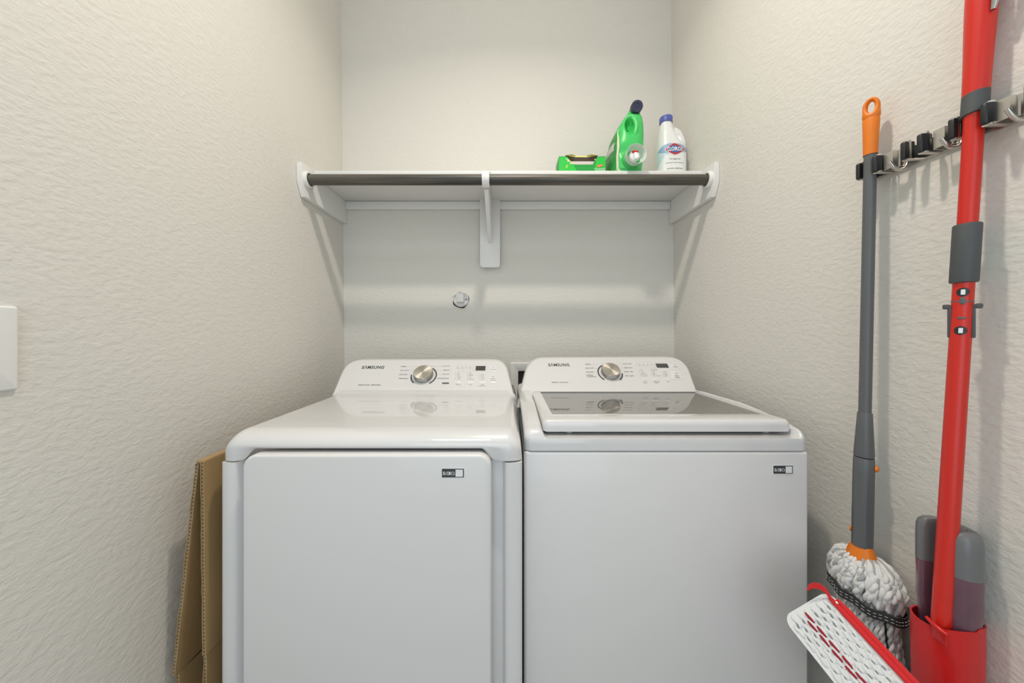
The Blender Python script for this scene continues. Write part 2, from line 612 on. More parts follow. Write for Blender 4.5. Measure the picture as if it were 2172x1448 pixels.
# ------------------------------------------------------------------ sprinkler-like wall fitting
wx, wz = (978 - CX) * D / F, H - (635 - CY) * D / F
t = thing('wall_fitting', 'round white wall fitting with a square stub under the shelf', 'wall fitting', (wx, D, wz))
bm = bmesh.new()
N = 48
rows = [[Vector((wx + (0.037 + (0.0035 * (0.5 + 0.5 * math.sin(5 * a + 1)) if k else 0) + (0.004 if (k and 3.4 < a < 5.2) else 0)) * math.cos(a), D - 0.0006, wz + (0.0365 + (0.003 * (0.5 + 0.5 * math.sin(4 * a)) if k else 0) + (0.004 if (k and 3.4 < a < 5.2) else 0)) * math.sin(a))) for a in [2 * PI * i / N for i in range(N)]] for k in (0, 1)]
rows.append([Vector((p.x, D - 0.0002, p.z)) for p in rows[1]])
link('hole_shade_ring', grid_from(rows, closed_u=True), M['hole_shade'], t)  # flat dark ring on the wall, painting the shade round the fitting
link('rim', lathe([(0.0365, 0.0), (0.0365, 0.010), (0.035, 0.012), (0.0335, 0.012), (0.0325, 0.010), (0.0325, 0.003), (0.0, 0.003)], (wx, D, wz), (0, -1, 0), 48, cap=False), M['trim'], t)
link('stub', slab(rrect(0.037, 0.042, 0.004), (wx, D - 0.046, wz + 0.004), (1, 0, 0), (0, 0, 1), (0, -1, 0), 0.044, 0.004), M['trim'], t)
link('tab', box(wx + 0.02, wx + 0.031, D - 0.007, D - 0.002, wz - 0.0015, wz + 0.0025, 0.0005, 1), M['greyprint'], t)


# ------------------------------------------------------------------ appliance pieces shared by both machines
def console(parent, outline_px, fr, depth, bev):
    pts = [on_plane(px, py, fr) for px, py in outline_px]
    return link('console', slab([tuple(p) for p in pts], fr[0], fr[1], fr[2], fr[3], depth, bev, 5, back=(0, 1, 0)), M['panel'], parent)


def rounded_px(corners, n=8):
    """polygon with rounded corners: (x, y, radius) in order"""
    out = []
    k = len(corners)
    for i in range(k):
        p0, p1, p2 = Vector(corners[i - 1][:2]), Vector(corners[i][:2]), Vector(corners[(i + 1) % k][:2])
        r = corners[i][2]
        if r <= 0:
            out.append(tuple(p1))
            continue
        a = p1 + (p0 - p1).normalized() * r
        b = p1 + (p2 - p1).normalized() * r
        for j in range(n + 1):
            s = j / n
            out.append(tuple(a * (1 - s) ** 2 + p1 * (2 * s * (1 - s)) + b * s * s))
    return out


def dial(parent, fr, px, py, r, tip):
    c2 = on_plane(px, py, fr)
    base = fr[0] + fr[1] * c2.x + fr[2] * c2.y
    n = fr[3]
    ring = lathe([(r * 1.16, -0.001), (r * 1.16, 0.0015), (r * 1.10, 0.003), (r * 0.9, 0.003)], base, n, 56)
    k = link('dial', lathe([(r * 0.98, 0.0), (r * 0.98, 0.016), (r * 0.965, 0.021), (r * 0.93, 0.0225)], base, n, 64), M['knobside'], parent, 30)
    # brushed cap as its own object so that the brushing runs round its own axis
    cap = bmesh.new()
    rows = [[Vector((rr * math.cos(a), rr * math.sin(a), zz)) for a in [2 * PI * i / 64 for i in range(64)]] for rr, zz in ((r * 0.93, 0.0), (r * 0.925, 0.0006), (r * 0.5, 0.0008), (r * 0.02, 0.0009))]
    grid_from(rows, closed_u=True, cap=True, bm=cap)
    me = bpy.data.meshes.new('dial_cap')
    bmesh.ops.recalc_face_normals(cap, faces=cap.faces)
    cap.to_mesh(me)
    cap.free()
    me.materials.append(M['steel'])
    me.polygons.foreach_set('use_smooth', [True] * len(me.polygons))
    me.set_sharp_from_angle(angle=math.radians(20))
    o = bpy.data.objects.new('dial_cap', me)
    C.objects.link(o)
    o.parent = k
    o.rotation_mode = 'QUATERNION'
    o.rotation_quaternion = n.to_track_quat('Z', 'Y')
    o.location = base + n * 0.0222 - ORG[parent.name]
    put = lambda u, v: base + fr[1] * u + fr[2] * v + n * 0.0012
    for a0, a1 in (tip[:2], tip[2:]):
        link('dial_mark', arc_band(r * 1.20, r * 1.33, a0, a1, put), M['print'], parent, None)


def controls(parent, fr, spec):
    """lettering, lamps, keys and the display of a console; positions are measured on the console face"""
    put = lambda u, v: fr[0] + fr[1] * u + fr[2] * v + fr[3] * 0.0006
    put2 = lambda u, v: fr[0] + fr[1] * u + fr[2] * v + fr[3] * 0.0009
    q = lambda px, py: on_plane(px, py, fr)
    # maker's name: the A is drawn without its bar
    x0, y0, x1, y1 = spec['logo']
    a, b = q(x0, (y0 + y1) / 2), q(x1, (y0 + y1) / 2)
    hh = (q(x0, y0) - q(x0, y1)).y
    bm = lettering('SΛMSUNG', put, w=(b - a).x, h=hh, x=(a.x + b.x) / 2, y=(a.y + b.y) / 2, bold=0.022, space=1.08)
    link('logo', bm, M['print'], parent, None)
    for words, mk, bo in ((spec['dark'], 'greyprint', 0.008), (spec['black'], 'print', 0.012)):
        for s, px0, px1, py, hpx in words:
            a, b = q(px0, py), q(px1, py)
            bm = lettering(s, put, w=(b - a).x, h=abs(q(px0, py - hpx / 2).y - q(px0, py + hpx / 2).y), x=(a.x + b.x) / 2, y=(a.y + b.y) / 2, bold=bo)
            link('lettering', bm, M[mk], parent, None)
    bm = bmesh.new()
    for px, py in spec['dots']:
        c = q(px, py)
        flat_poly(circ(0.0011, 10, c.x, c.y), put, bm)
    if spec.get('pill'):
        (px0, px1, py0, py1) = spec['pill']
        a, b = q(px0, py1), q(px1, py0)
        link('pill_mark', flat_poly(rrect(b.x - a.x, b.y - a.y, 0.0012, 3, (a.x + b.x) / 2, (a.y + b.y) / 2), put), M['print'], parent, None)
    link('indicator_dots', bm, M['print'], parent, None)['kind'] = 'stuff'
    if spec.get('pill'):
        bm = lettering('Sensor Dry', put2, w=(b.x - a.x) * 0.8, h=(b.y - a.y) * 0.5, x=(a.x + b.x) / 2, y=(a.y + b.y) / 2)
        link('pill_lettering', bm, M['lineprint'], parent, None)
    bm = bmesh.new()
    for px0, py0, px1, py1 in spec['lines']:
        a, b = q(px0, py0), q(px1, py1)
        d = (b - a).normalized()
        nn = Vector((-d.y, d.x)) * 0.00035
        flat_poly([tuple(a - nn), tuple(b - nn), tuple(b + nn), tuple(a + nn)], put, bm)
    (px0, px1, py0, py1) = spec['frame']
    a, b = q(px0, py1), q(px1, py0)
    o_ = rrect(b.x - a.x, b.y - a.y, 0.003, 4, (a.x + b.x) / 2, (a.y + b.y) / 2)
    ring2(o_, inset2(o_, 0.0005), put, bm)
    link('line_print', bm, M['lineprint'], parent, None)['kind'] = 'stuff'
    (px0, px1, py0, py1) = spec['display']
    a, b = q(px0, py1), q(px1, py0)
    link('display', slab(rrect(b.x - a.x, b.y - a.y, 0.0015, 3, (a.x + b.x) / 2, (a.y + b.y) / 2), fr[0] + fr[3] * 0.0012, fr[1], fr[2], fr[3], 0.003, 0.0003, 2), M['lcd'], parent, None)
    for (px0, px1, py0, py1) in spec['keys']:
        a, b = q(px0, py1), q(px1, py0)
        link('button', slab(rrect(b.x - a.x, b.y - a.y, 0.0022, 4, (a.x + b.x) / 2, (a.y + b.y) / 2), fr[0] + fr[3] * 0.0011, fr[1], fr[2], fr[3], 0.003, 0.0008, 2), M['key'], parent)
    # power and start marks
    bm = bmesh.new()
    put3 = lambda u, v: fr[0] + fr[1] * u + fr[2] * v + fr[3] * 0.0016
    px, py = spec['power']
    c = q(px, py)
    arc_band(0.0024, 0.0030, PI / 2 + 0.6, PI / 2 + 2 * PI - 0.6, put3, c.x, c.y, 24, bm)
    flat_rect(c.x - 0.0003, c.x + 0.0003, c.y + 0.0008, c.y + 0.0034, put3, bm)
    px, py = spec['start']
    c = q(px, py)
    o_ = [(c.x - 0.0042, c.y - 0.003), (c.x + 0.0004, c.y), (c.x - 0.0042, c.y + 0.003)]
    i_ = [(c.x - 0.0036, c.y - 0.0019), (c.x - 0.0008, c.y), (c.x - 0.0036, c.y + 0.0019)]
    ring2(o_, i_, put3, bm)
    flat_rect(c.x + 0.0014, c.x + 0.0021, c.y - 0.003, c.y + 0.003, put3, bm)
    flat_rect(c.x + 0.0033, c.x + 0.0040, c.y - 0.003, c.y + 0.003, put3, bm)
    for s, px0, px1, py, hpx in spec['keytext']:
        a, b = q(px0, py), q(px1, py)
        lettering(s, put3, w=(b - a).x, h=abs(q(px0, py - hpx / 2).y - q(px0, py + hpx / 2).y), x=(a.x + b.x) / 2, y=(a.y + b.y) / 2, bold=0.008, bm=bm)
    link('key_lettering', bm, M['greyprint'], parent, None)['kind'] = 'stuff'


def sticker(parent, x0, x1, z0, z1, y):
    """black and white service sticker with three pictograms; the code square stays blank"""
    s = link('sticker', box(x0 - 0.0012, x1 + 0.0012, y - 0.0006, y, z0 - 0.0012, z1 + 0.0012), M['lwhite'], parent, None)
    put = lambda u, v: Vector((x0 + (x1 - x0) * u, y - 0.0009, z0 + (z1 - z0) * v))
    link('sticker_print', flat_rect(0, 1, 0, 1, put), M['print'], s, None)
    put = lambda u, v: Vector((x0 + (x1 - x0) * u, y - 0.0012, z0 + (z1 - z0) * v))
    bm = flat_rect(0.62, 0.955, 0.09, 0.91, put)
    # document
    flat_rect(0.05, 0.17, 0.30, 0.36, put, bm)
    flat_rect(0.05, 0.07, 0.36, 0.66, put, bm)
    flat_rect(0.07, 0.15, 0.60, 0.66, put, bm)
    flat_rect(0.15, 0.17, 0.36, 0.55, put, bm)
    flat_rect(0.085, 0.135, 0.50, 0.54, put, bm)
    flat_rect(0.085, 0.135, 0.42, 0.46, put, bm)
    # manual
    for (a, b, c, d) in ((0.22, 0.40, 0.30, 0.36), (0.22, 0.40, 0.60, 0.66), (0.22, 0.245, 0.36, 0.60), (0.375, 0.40, 0.36, 0.60), (0.305, 0.365, 0.38, 0.58)):
        flat_rect(a, b, c, d, put, bm)
    # headset
    pe = lambda u, v: put(0.50 + u * 0.075, 0.47 + v * 0.20)
    arc_band(0.75, 1.0, -0.2, PI + 0.2, pe, bm=bm, n=16)
    flat_rect(0.43, 0.46, 0.32, 0.50, put, bm)
    flat_rect(0.54, 0.57, 0.32, 0.50, put, bm)
    flat_rect(0.48, 0.54, 0.27, 0.32, put, bm)
    link('sticker_print', bm, M['lwhite'], s, None)['kind'] = 'stuff'


# ------------------------------------------------------------------ dryer
DX0, DX1 = -0.654, 0.032
t = thing('dryer', 'white front loading dryer with flat square door, left of the pair', 'dryer', ((DX0 + DX1) / 2, 1.08, 0))
dr = t
# cabinet: one body with a recessed front between two raised side flanges
DZ = H - 0.296
bm = box(DX0, DX1, 0.785, 1.42, 0.02, DZ, 0.006, 3)
link('cabinet', bm, M['enamel'], t)
for x0, x1, s in ((DX0, DX0 + 0.046, 1), (DX1 - 0.044, DX1, -1)):
    # flange profile (x, y), rounded outside, sloping inside
    if s == 1:
        pr = [(x0, 0.80), (x0, 0.768), (x0 + 0.002, 0.763), (x0 + 0.007, 0.760), (x0 + 0.020, 0.7585), (x0 + 0.030, 0.760), (x0 + 0.036, 0.764), (x0 + 0.044, 0.784), (x0 + 0.046, 0.80)]
    else:
        pr = [(x1, 0.80), (x1, 0.768), (x1 - 0.002, 0.763), (x1 - 0.007, 0.760), (x1 - 0.028, 0.7585), (x1 - 0.036, 0.760), (x1 - 0.040, 0.764), (x1 - 0.044, 0.784), (x1 - 0.045, 0.80)]
    link('front_flange', grid_from([[Vector((p[0], p[1], 0.02)) for p in pr], [Vector((p[0], p[1], DZ - 0.0015)) for p in pr]], closed_u=True, cap=True), M['enamel'], t)
# four feet
for fx in (DX0 + 0.06, DX1 - 0.06):
    for fy in (0.84, 1.36):
        link('foot', lathe([(0.02, 0), (0.02, 0.012), (0.012, 0.014), (0.012, 0.03)], (fx, fy, 0), (0, 0, 1), 16), M['greydark'], t)
# top panel: rounded front, flat deck, hollow curve up to the console
prof = [(0.7595, -0.294), (0.7590, -0.280)]
for k in range(13):
    a = PI / 2 * k / 12
    prof.append((0.759 + 0.052 * (1 - math.cos(a)), -0.266 + 0.036 * math.sin(a)))
prof += [(0.86, -0.2302), (0.95, -0.2300), (1.05, -0.2300), (1.12, -0.2300), (1.1933, -0.2300)]
for k in range(1, 9):
    a = 0.695 * k / 8
    prof.append((1.1933 + 0.06 * math.sin(a), -0.2298 + 0.06 * (1 - math.cos(a))))
prof.append((1.2335, -0.2165))
prof += [(1.30, -0.216), (1.415, -0.216), (1.418, -0.225), (1.418, -0.294)]
NX = 150
rows = []
hwid = (DX1 - DX0) / 2
xc = (DX0 + DX1) / 2
R = 0.036
for (y, z) in prof:
    row = []
    for i in range(NX + 1):
        s = i / NX
        # samples thicken towards both ends
        u = -math.cos(PI * s)
        x = u * hwid
        e = max(0.0, abs(x) - (hwid - R)) / R          # 0 inside, 1 at the end
        drop = R * 0.9 * (1 - math.sqrt(max(0.0, 1 - e * e)))
        lift = (z + 0.294) / 0.066                        # 0 at the hem, 1 on the deck
        lift = max(0.0, min(1.0, lift))
        zz = z - drop * lift
        yy = y + (0.028 * (1 - math.sqrt(max(0.0, 1 - e * e))) if y < 1.0 else 0.0) * 0.6
        # the hem rises over the door
        dl, drr = abs(xc + x - (-0.590)), abs(xc + x - (-0.0376))
        inside = smooth01((xc + x + 0.609) / 0.030) * smooth01((-0.032 - (xc + x)) / 0.030)
        near = smooth01((xc + x + 0.628) / 0.032) * smooth01((-0.002 - (xc + x)) / 0.036)
        if y < 0.80 and z < -0.262:
            k = (-0.262 - z) / 0.032
            zz += 0.0255 * inside * min(1.0, k)
            yy += 0.009 * near * min(1.0, k)
        xx = xc + x * (1 - 0.006 * lift)
        row.append(Vector((xx, yy, H + zz)))
    rows.append(row)
bm = grid_from(rows)
link('top_panel', bm, M['gloss'], t, 60)
# console
lean = 1.2
nrm = Vector((0, -1, lean))
dfr = plane_frame((0, 1.215, H - 0.230), nrm)
outl = rounded_px([(690, 866, 0), (1096, 866, 0), (1090, 838, 14), (1071, 763, 26), (735, 763, 32), (703, 838, 14)][::-1])
outl = outl[::-1]
console(t, outl, dfr, 0.05, 0.010)
dial(t, dfr, 899, 797, 0.0375, (-0.95, 0.95, PI - 0.10, PI + 0.85))
dots = [(971.5, 778.5), (980, 778.5), (989, 778.5), (997.5, 778.5), (1003, 779), (1003, 783)]
for px, rws in ((966.5, (791, 795, 799.5, 804)), (992, (791, 795, 799.5, 804)), (1017, (795, 799.5, 804))):
    for k, py in enumerate(rws):
        dots.append((px - 0.4 * k, py))
controls(t, dfr, dict(
    logo=(768, 775.3, 815, 782),
    dark=[('NORMAL', 850, 863, 777, 2.2), ('HEAVY DUTY', 849, 868, 785.5, 2.2), ('DELICATES', 847, 864, 794, 2.2), ('PERM PRESS', 846, 865, 802.5, 2.2),
          ('QUICK DRY', 938, 954, 776.5, 2.2), ('TIME DRY', 940, 953.5, 785, 2.2), ('AIR FLUFF', 938, 953, 793.5, 2.2), ('WRINKLE RELEASE', 927, 952, 802.3, 2.2),
          ('Eco', 969, 975, 780.5, 1.2), ('Normal', 977.5, 983.5, 780.5, 1.2), ('Dry', 988, 991, 780.5, 1.2), ('End', 996, 999, 780.5, 1.2),
          ('Very', 970, 975, 791, 1.8), ('More', 970, 975, 795, 1.8), ('Normal', 970, 977.5, 799.5, 1.8), ('Damp', 970, 976, 804, 1.8),
          ('High', 995, 1000, 791, 1.8), ('Medium', 995, 1003.5, 795, 1.8), ('Low', 995, 999, 799.5, 1.8), ('Extra Low', 995, 1005, 804, 1.8),
          ('60 min', 1020, 1027, 795, 1.8), ('40 min', 1020, 1027, 799.5, 1.8), ('20 min', 1020, 1027, 804, 1.8),
          ('Dryness', 967, 977, 816, 1.9), ('Temp', 994, 1001, 816, 1.9), ('Time', 1020, 1026, 815.5, 1.9), ('Temperature', 1015, 1030, 818.5, 1.9)],
    black=[('SENSOR DRY', 760, 785, 816.3, 2.0), ('SMARTCARE', 788, 807, 816.3, 2.0)],
    dots=dots, pill=(937.5, 952.5, 811, 814), frame=(967, 1032, 775, 786.5), display=(1008.5, 1030, 776.3, 785.6),
    keys=[(965, 979, 808, 813), (990, 1005, 808, 813), (1015, 1030.5, 808, 813), (1040, 1054, 776, 787), (1040, 1054, 793, 813)],
    power=(1046.5, 779), start=(1046.5, 798.5), keytext=[('POWER', 1041.5, 1051.5, 784, 1.8), ('START', 1041.5, 1051.5, 803.5, 2.2), ('PAUSE', 1041.5, 1051.5, 807.2, 2.2)],
    lines=[(866, 777, 890, 777), (870, 785.5, 882, 785.5), (867, 794, 876, 794), (868, 802.5, 875, 802.5), (915, 776.5, 936, 776.5), (925, 785, 938, 785), (925, 793.5, 936, 793.5), (956.5, 776, 954.5, 800)]))
# door
dz1 = H - (965 - CY) / 957 + 0.0
link('door', slab(rrect(0.5525, 0.62, 0.02, 8, -0.3138, dz1 - 0.31, rs=(0.02, 0.030, 0.030, 0.02)), (0, 0.742, 0), (1, 0, 0), (0, 0, 1), (0, -1, 0), 0.036, 0.006, 5), M['enamel'], t)
sticker(t, (937.5 - CX) / 957, (984 - CX) / 957, H - (1012 - CY) / 957, H - (993.5 - CY) / 957, 0.742)

# ------------------------------------------------------------------ washer
WX0, WX1 = 0.0385, 0.7245
t = thing('washer', 'white top loading washer with tinted glass lid, right of the pair', 'washer', ((WX0 + WX1) / 2, 1.12, 0))
WZ = H - 0.2885
link('cabinet', box(WX0, WX1, 0.806, 1.42, 0.02, WZ, 0.008, 4), M['enamel'], t)
for fx in (WX0 + 0.06, WX1 - 0.06):
    for fy in (0.87, 1.36):
        link('foot', lathe([(0.02, 0), (0.02, 0.012), (0.012, 0.014), (0.012, 0.03)], (fx, fy, 0), (0, 0, 1), 16), M['greydark'], t)
prof = [(0.8065, -0.2870), (0.8065, -0.272)]
for k in range(9):
    a = PI / 2 * k / 8
    prof.append((0.8065 + 0.030 * (1 - math.cos(a)), -0.262 + 0.026 * math.sin(a)))
for k in range(1, 24):
    s = k / 24
    prof.append((0.8365 + s * 0.42, -0.236 + 0.023 * min(1.0, s * 2.2) ** 0.6 - 0.004 * s))
prof += [(1.26, -0.219), (1.33, -0.219), (1.418, -0.219), (1.42, -0.26), (1.42, -0.287)]
rows = []
hwid, xc, R = (WX1 - WX0) / 2, (WX0 + WX1) / 2, 0.020
NX = 110
for (y, z) in prof:
    row = []
    for i in range(NX + 1):
        u = -math.cos(PI * i / NX)
        u = u * 0.6 + (2 * i / NX - 1) * 0.4
        x = u * hwid
        X = xc + x
        e = max(0.0, abs(x) - (hwid - R)) / R
        rd = 1 - math.sqrt(max(0.0, 1 - e * e))
        lift = max(0.0, min(1.0, (z + 0.287) / 0.066))
        zz = z - R * 0.9 * rd * lift
        yy = y + (0.014 * rd if y < 0.9 else 0)
        # well for the lid, with a scooped front
        ins = smooth01((X - 0.078) / 0.016) * smooth01((0.716 - X) / 0.014)
        well = -0.2585 - 0.0 * z
        far = 1.0 if y < 1.245 else 0.0
        if z > well and far:
            zz = zz + (well + 0.004 * smooth01((0.84 - y) / 0.03) * 0 - zz) * ins
        row.append(Vector((X, yy, H + zz)))
    rows.append(row)
link('top_cover', grid_from(rows), M['gloss'], t, 60)
# lid: frame ring and glass
LY0, LY1 = 0.832, 1.238
LX0, LX1 = 0.0865, 0.7065
GX0, GX1, GY0, GY1 = 0.1175, 0.6850, 0.898, 1.2325
lz = H - 0.2205


def lid_outline(x0, x1, y0, y1, rf, rb):
    return rrect(x1 - x0, y1 - y0, rf, 10, (x0 + x1) / 2, (y0 + y1) / 2, rs=(rf, rb, rb, rf))


oo = lid_outline(LX0, LX1, LY0, LY1, 0.014, 0.006)
ii = lid_outline(GX0, GX1, GY0, GY1, 0.003, 0.002)
P = lambda z: (lambda q: Vector((q[0], q[1], z)))
rows = [[P(lz - 0.030)(q) for q in inset2(oo, 0.004)], [P(lz - 0.028)(q) for q in inset2(oo, 0.001)]]
for k in range(7):
    a = PI / 2 * k / 6
    rows.append([P(lz - 0.014 + 0.014 * math.sin(a))(q) for q in inset2(oo, 0.010 * (1 - math.cos(a)))])
rows.append([P(lz)(q) for q in inset2(ii, -0.002)])
rows.append([P(lz - 0.0005)(q) for q in ii])
rows.append([P(lz - 0.005)(q) for q in inset2(ii, 0.0002)])
bm = grid_from(rows, closed_u=True)
bm.faces.new([v for v in list(bm.verts)[:len(oo)]])
link('lid', bm, M['gloss'], t, 50)
bm = slab(ii, (0, 0, lz - 0.0028), (1, 0, 0), (0, 1, 0), (0, 0, 1), 0.002, 0.0)
link('lid_glass', bm, M['glass'], t, None, label='smoked mirror glass pane of the lid')
for x in (0.155, 0.655):
    link('lid_bumper', lathe([(0.009, 0), (0.009, 0.006), (0.006, 0.008)], (x, 0.855, lz - 0.029), (0, 0, -1), 20), M['clear'], t)
link('lid_crease', box(LX0 + 0.016, LX1 - 0.02, 0.8655, 0.8663, lz - 0.0002, lz + 0.00025), M['lineprint'], t, None)
# console
wfr = plane_frame((0, 1.240, H - 0.2226), nrm)
outl = rounded_px([(1096, 866, 0), (1493, 866, 0), (1479, 829, 16), (1453, 757, 36), (1122, 759, 34), (1105, 829, 16)])
console(t, outl, wfr, 0.05, 0.010)
dial(t, wfr, 1294, 791, 0.0365, (-0.90, -0.05, PI * 0.66, PI * 1.27))
dots = [(1356.5, 773), (1365, 773), (1373.5, 773), (1382, 773), (1387, 773.3), (1388.5, 777.6)]
for px, rws in ((1356, (784.3, 788.5, 793, 797)), (1380.3, (784.3, 788.5, 793, 797)), (1405.5, (788.5, 793, 797))):
    for k, py in enumerate(rws):
        dots.append((px + 0.9 * k, py))
controls(t, wfr, dict(
    logo=(1163, 770.3, 1207.5, 776.8),
    dark=[('NORMAL', 1241, 1253, 772.3, 2.2), ('HEAVY DUTY', 1242, 1260, 780.6, 2.2), ('DELICATES', 1243, 1258.5, 789, 2.2), ('BEDDING/', 1244, 1258, 795.6, 2.2), ('WATERPROOF', 1244.5, 1264, 798.8, 2.2),
          ('QUICK WASH', 1321, 1339.5, 771.8, 2.2), ('DEEP WASH', 1324, 1341, 780, 2.2), ('RINSE + SPIN', 1325, 1343, 788.2, 2.2), ('SELF CLEAN', 1327, 1344.5, 796.8, 2.2),
          ('Wash', 1355, 1359, 775, 1.2), ('Rinse', 1363, 1368, 775, 1.2), ('Spin', 1372, 1376, 775, 1.2), ('End', 1381, 1384, 775, 1.2),
          ('Hot', 1359, 1363, 784.3, 1.8), ('Warm', 1360, 1366, 788.5, 1.8), ('Eco Warm', 1360.5, 1371, 793, 1.8), ('Tap Cold', 1361.5, 1373, 797, 1.8),
          ('Extra High', 1383, 1393.5, 784.3, 1.8), ('High', 1384, 1389, 788.5, 1.8), ('Mid', 1385, 1389, 793, 1.8), ('Low / No Spin', 1386, 1401, 797, 1.8),
          ('Heavy', 1408.5, 1414, 788.5, 1.8), ('Normal', 1409, 1416, 793, 1.8), ('Light', 1410, 1415, 797, 1.8),
          ('Temp', 1365, 1371.5, 809.3, 1.9), ('Temperature', 1363, 1374, 812, 1.9), ('Water Level', 1386, 1399, 809.2, 1.9), ('Spin', 1389, 1397, 812, 1.9), ('Soil', 1415, 1419, 809.3, 1.9)],
    black=[('SelfClean', 1170, 1185, 810.8, 2.0), ('SmartCare', 1187.5, 1205, 810.8, 2.0)],
    dots=dots, pill=None, frame=(1353, 1414, 769, 780.5), display=(1394, 1414.5, 771.2, 779.6),
    keys=[(1361, 1374, 801, 806.5), (1384, 1399, 801, 806.5), (1411, 1422, 801, 806.5), (1426, 1437.5, 772, 782.5), (1428.5, 1441, 786, 805)],
    power=(1431, 774), start=(1434.5, 792.5), keytext=[('POWER', 1427, 1437, 778.3, 1.8), ('START', 1431, 1440.5, 797.5, 2.2), ('PAUSE', 1432, 1441.5, 801, 2.2)],
    lines=[(1254, 772.3, 1280, 772.3), (1262, 780.6, 1273, 780.6), (1260, 789, 1271, 789), (1265, 797, 1271, 797), (1306, 771.8, 1320, 771.8), (1312, 780, 1323, 780), (1314, 788.2, 1324, 788.2), (1315, 796.8, 1326, 796.8)]))
s_ = F / 0.806
sticker(t, (1640 - CX) / s_, (1681 - CX) / s_, H - (1004 - CY) / s_, H - (987 - CY) / s_, 0.806)

# ------------------------------------------------------------------ folded cardboard box between wall and dryer
t = thing('flattened_box', 'flattened brown cardboard box standing between the left wall and the dryer', 'cardboard box', (-0.72, 1.0, 0))


def card_panel(name, top, bot, y0, y1, skew=0.0, th=0.008, rag=0.0):
    """a sheet that stands on edge: top and bottom are (x, z) of its middle line; liners with a fluted core between"""
    (xt, zt), (xb, zb) = top, bot
    n = Vector((zt - zb, 0, -(xt - xb))).normalized()
    dn = Vector((xb - xt, 0, zb - zt))
    tt = lambda s: Vector((xt, 0, zt)) + dn * s
    L = dn.length
    NS = 24
    rnd = random.Random(int(abs(xt) * 1e5))
    jag = [rnd.uniform(-1, 1) * rag for _ in range(NS + 1)]
    bm = bmesh.new()
    for side in (-1, 1):
        o1, o2 = n * (side * th / 2), n * (side * (th / 2 - 0.0012))
        rows = []
        for i in range(NS + 1):
            p = tt(i / NS)
            f0 = Vector((0, y0 + jag[i] * (1 if side < 0 else 0.4) + skew * i / NS, 0))
            b0 = Vector((0, y1, 0))
            rows.append([p + o1 + f0, p + o1 + b0, p + o2 + b0, p + o2 + f0])
        grid_from(rows, closed_u=True, cap=True, bm=bm)
    o = link(name, bm, M['card'], t)
    # fluted core
    nf = int(L / 0.0085)
    rows = []
    for i in range(nf * 6 + 1):
        s = i / (nf * 6)
        p = tt(s) + n * (math.sin(2 * PI * i / 6) * (th / 2 - 0.0016))
        f0 = y0 + 0.002 + skew * s
        rows.append([p + Vector((0, f0, 0)), p + Vector((0, f0 + 0.05, 0))])
    c = link('fluting', grid_from(rows), M['cardedge'], o)
    sm = c.modifiers.new('thick', 'SOLIDIFY')
    sm.thickness = 0.0009
    return o


card_panel('panel', (-0.7090, H - 0.302), (-0.7630, H - 0.785), 0.762, 1.34, rag=0.0018)
card_panel('panel', (-0.6955, H - 0.297), (-0.6905, H - 0.735), 0.760, 1.36, rag=0.0008)
card_panel('flap', (-0.7625, H - 0.7895), (-0.7560, 0.004), 0.772, 1.33)
card_panel('flap', (-0.6960, H - 0.742), (-0.6900, 0.004), 0.768, 1.33, rag=0.003)
link('top_fold', box(-0.7115, -0.6925, 0.762, 1.35, H - 0.2995, H - 0.2935, 0.002, 2), M['card'], t)

# ------------------------------------------------------------------ bottles and box on the shelf
ST = SHZ


def superell(a, b, e, n, cx=0.0, cy=0.0):
    out = []
    for k in range(n):
        th = 2 * PI * k / n
        c, s = math.cos(th), math.sin(th)
        out.append((cx + a * math.copysign(abs(c) ** (2 / e), c), cy + b * math.copysign(abs(s) ** (2 / e), s)))
    return out


def lerp_keys(keys, z):
    if z <= keys[0][0]:
        return keys[0][1:]
    for k0, k1 in zip(keys, keys[1:]):
        if z <= k1[0]:
            s = (z - k0[0]) / (k1[0] - k0[0])
            s = s * s * (3 - 2 * s) * 0.5 + s * 0.5
            return tuple(a + (b - a) * s for a, b in zip(k0[1:], k1[1:]))
    return keys[-1][1:]


# green detergent jug: narrow face to the room, tap low in front, neck leaning forward
jx, jy = 0.490, 1.432
t = thing('detergent_jug', 'big green detergent jug with a dark cap and clear dosing cup on the shelf', 'detergent', (jx, jy, ST))
#        z      cx      cy     ax     ay
keys = [(0.000, 0.000, 0.000, 0.058, 0.088),
        (0.012, 0.000, 0.000, 0.064, 0.094),
        (0.060, 0.002, 0.000, 0.066, 0.096),
        (0.110, 0.004, -0.002, 0.066, 0.094),
        (0.160, 0.010, -0.006, 0.061, 0.086),
        (0.200, 0.017, -0.012, 0.052, 0.074),
        (0.230, 0.024, -0.018, 0.041, 0.060),
        (0.250, 0.029, -0.022, 0.030, 0.042),
        (0.262, 0.031, -0.026, 0.018, 0.020)]
NZ, NA = 110, 96
rows = []
for i in range(NZ + 1):
    z = 0.262 * i / NZ
    cx_, cy_, ax, ay = lerp_keys(keys, z)
    row = []
    for (x, y) in superell(ax, ay, 2.9, NA, cx_, cy_):
        p = Vector((jx + x, jy + y, ST + z))
        # hollow grip: a leaf-shaped pocket on the front-left, and a waist above the tap
        if y < cy_:
            u = (x - (0.004 + (z - 0.19) * 0.30)) / 0.017
            v = (z - 0.188) / 0.034
            # slanting leaf
            uu = u * 0.85 + v * 0.5
            g = math.exp(-(uu * uu * 1.5 + v * v * 1.1) ** 1.5)
            p.y += 0.050 * g
            u = (x + 0.024) / 0.022
            v = (z - 0.078) / 0.022
            p.y += 0.010 * math.exp(-(u * u + v * v))
        if i == 0:
            pass
        row.append(p)
    rows.append(row)
link('body', grid_from(rows, closed_u=True, cap=True), M['green'], t, 70)
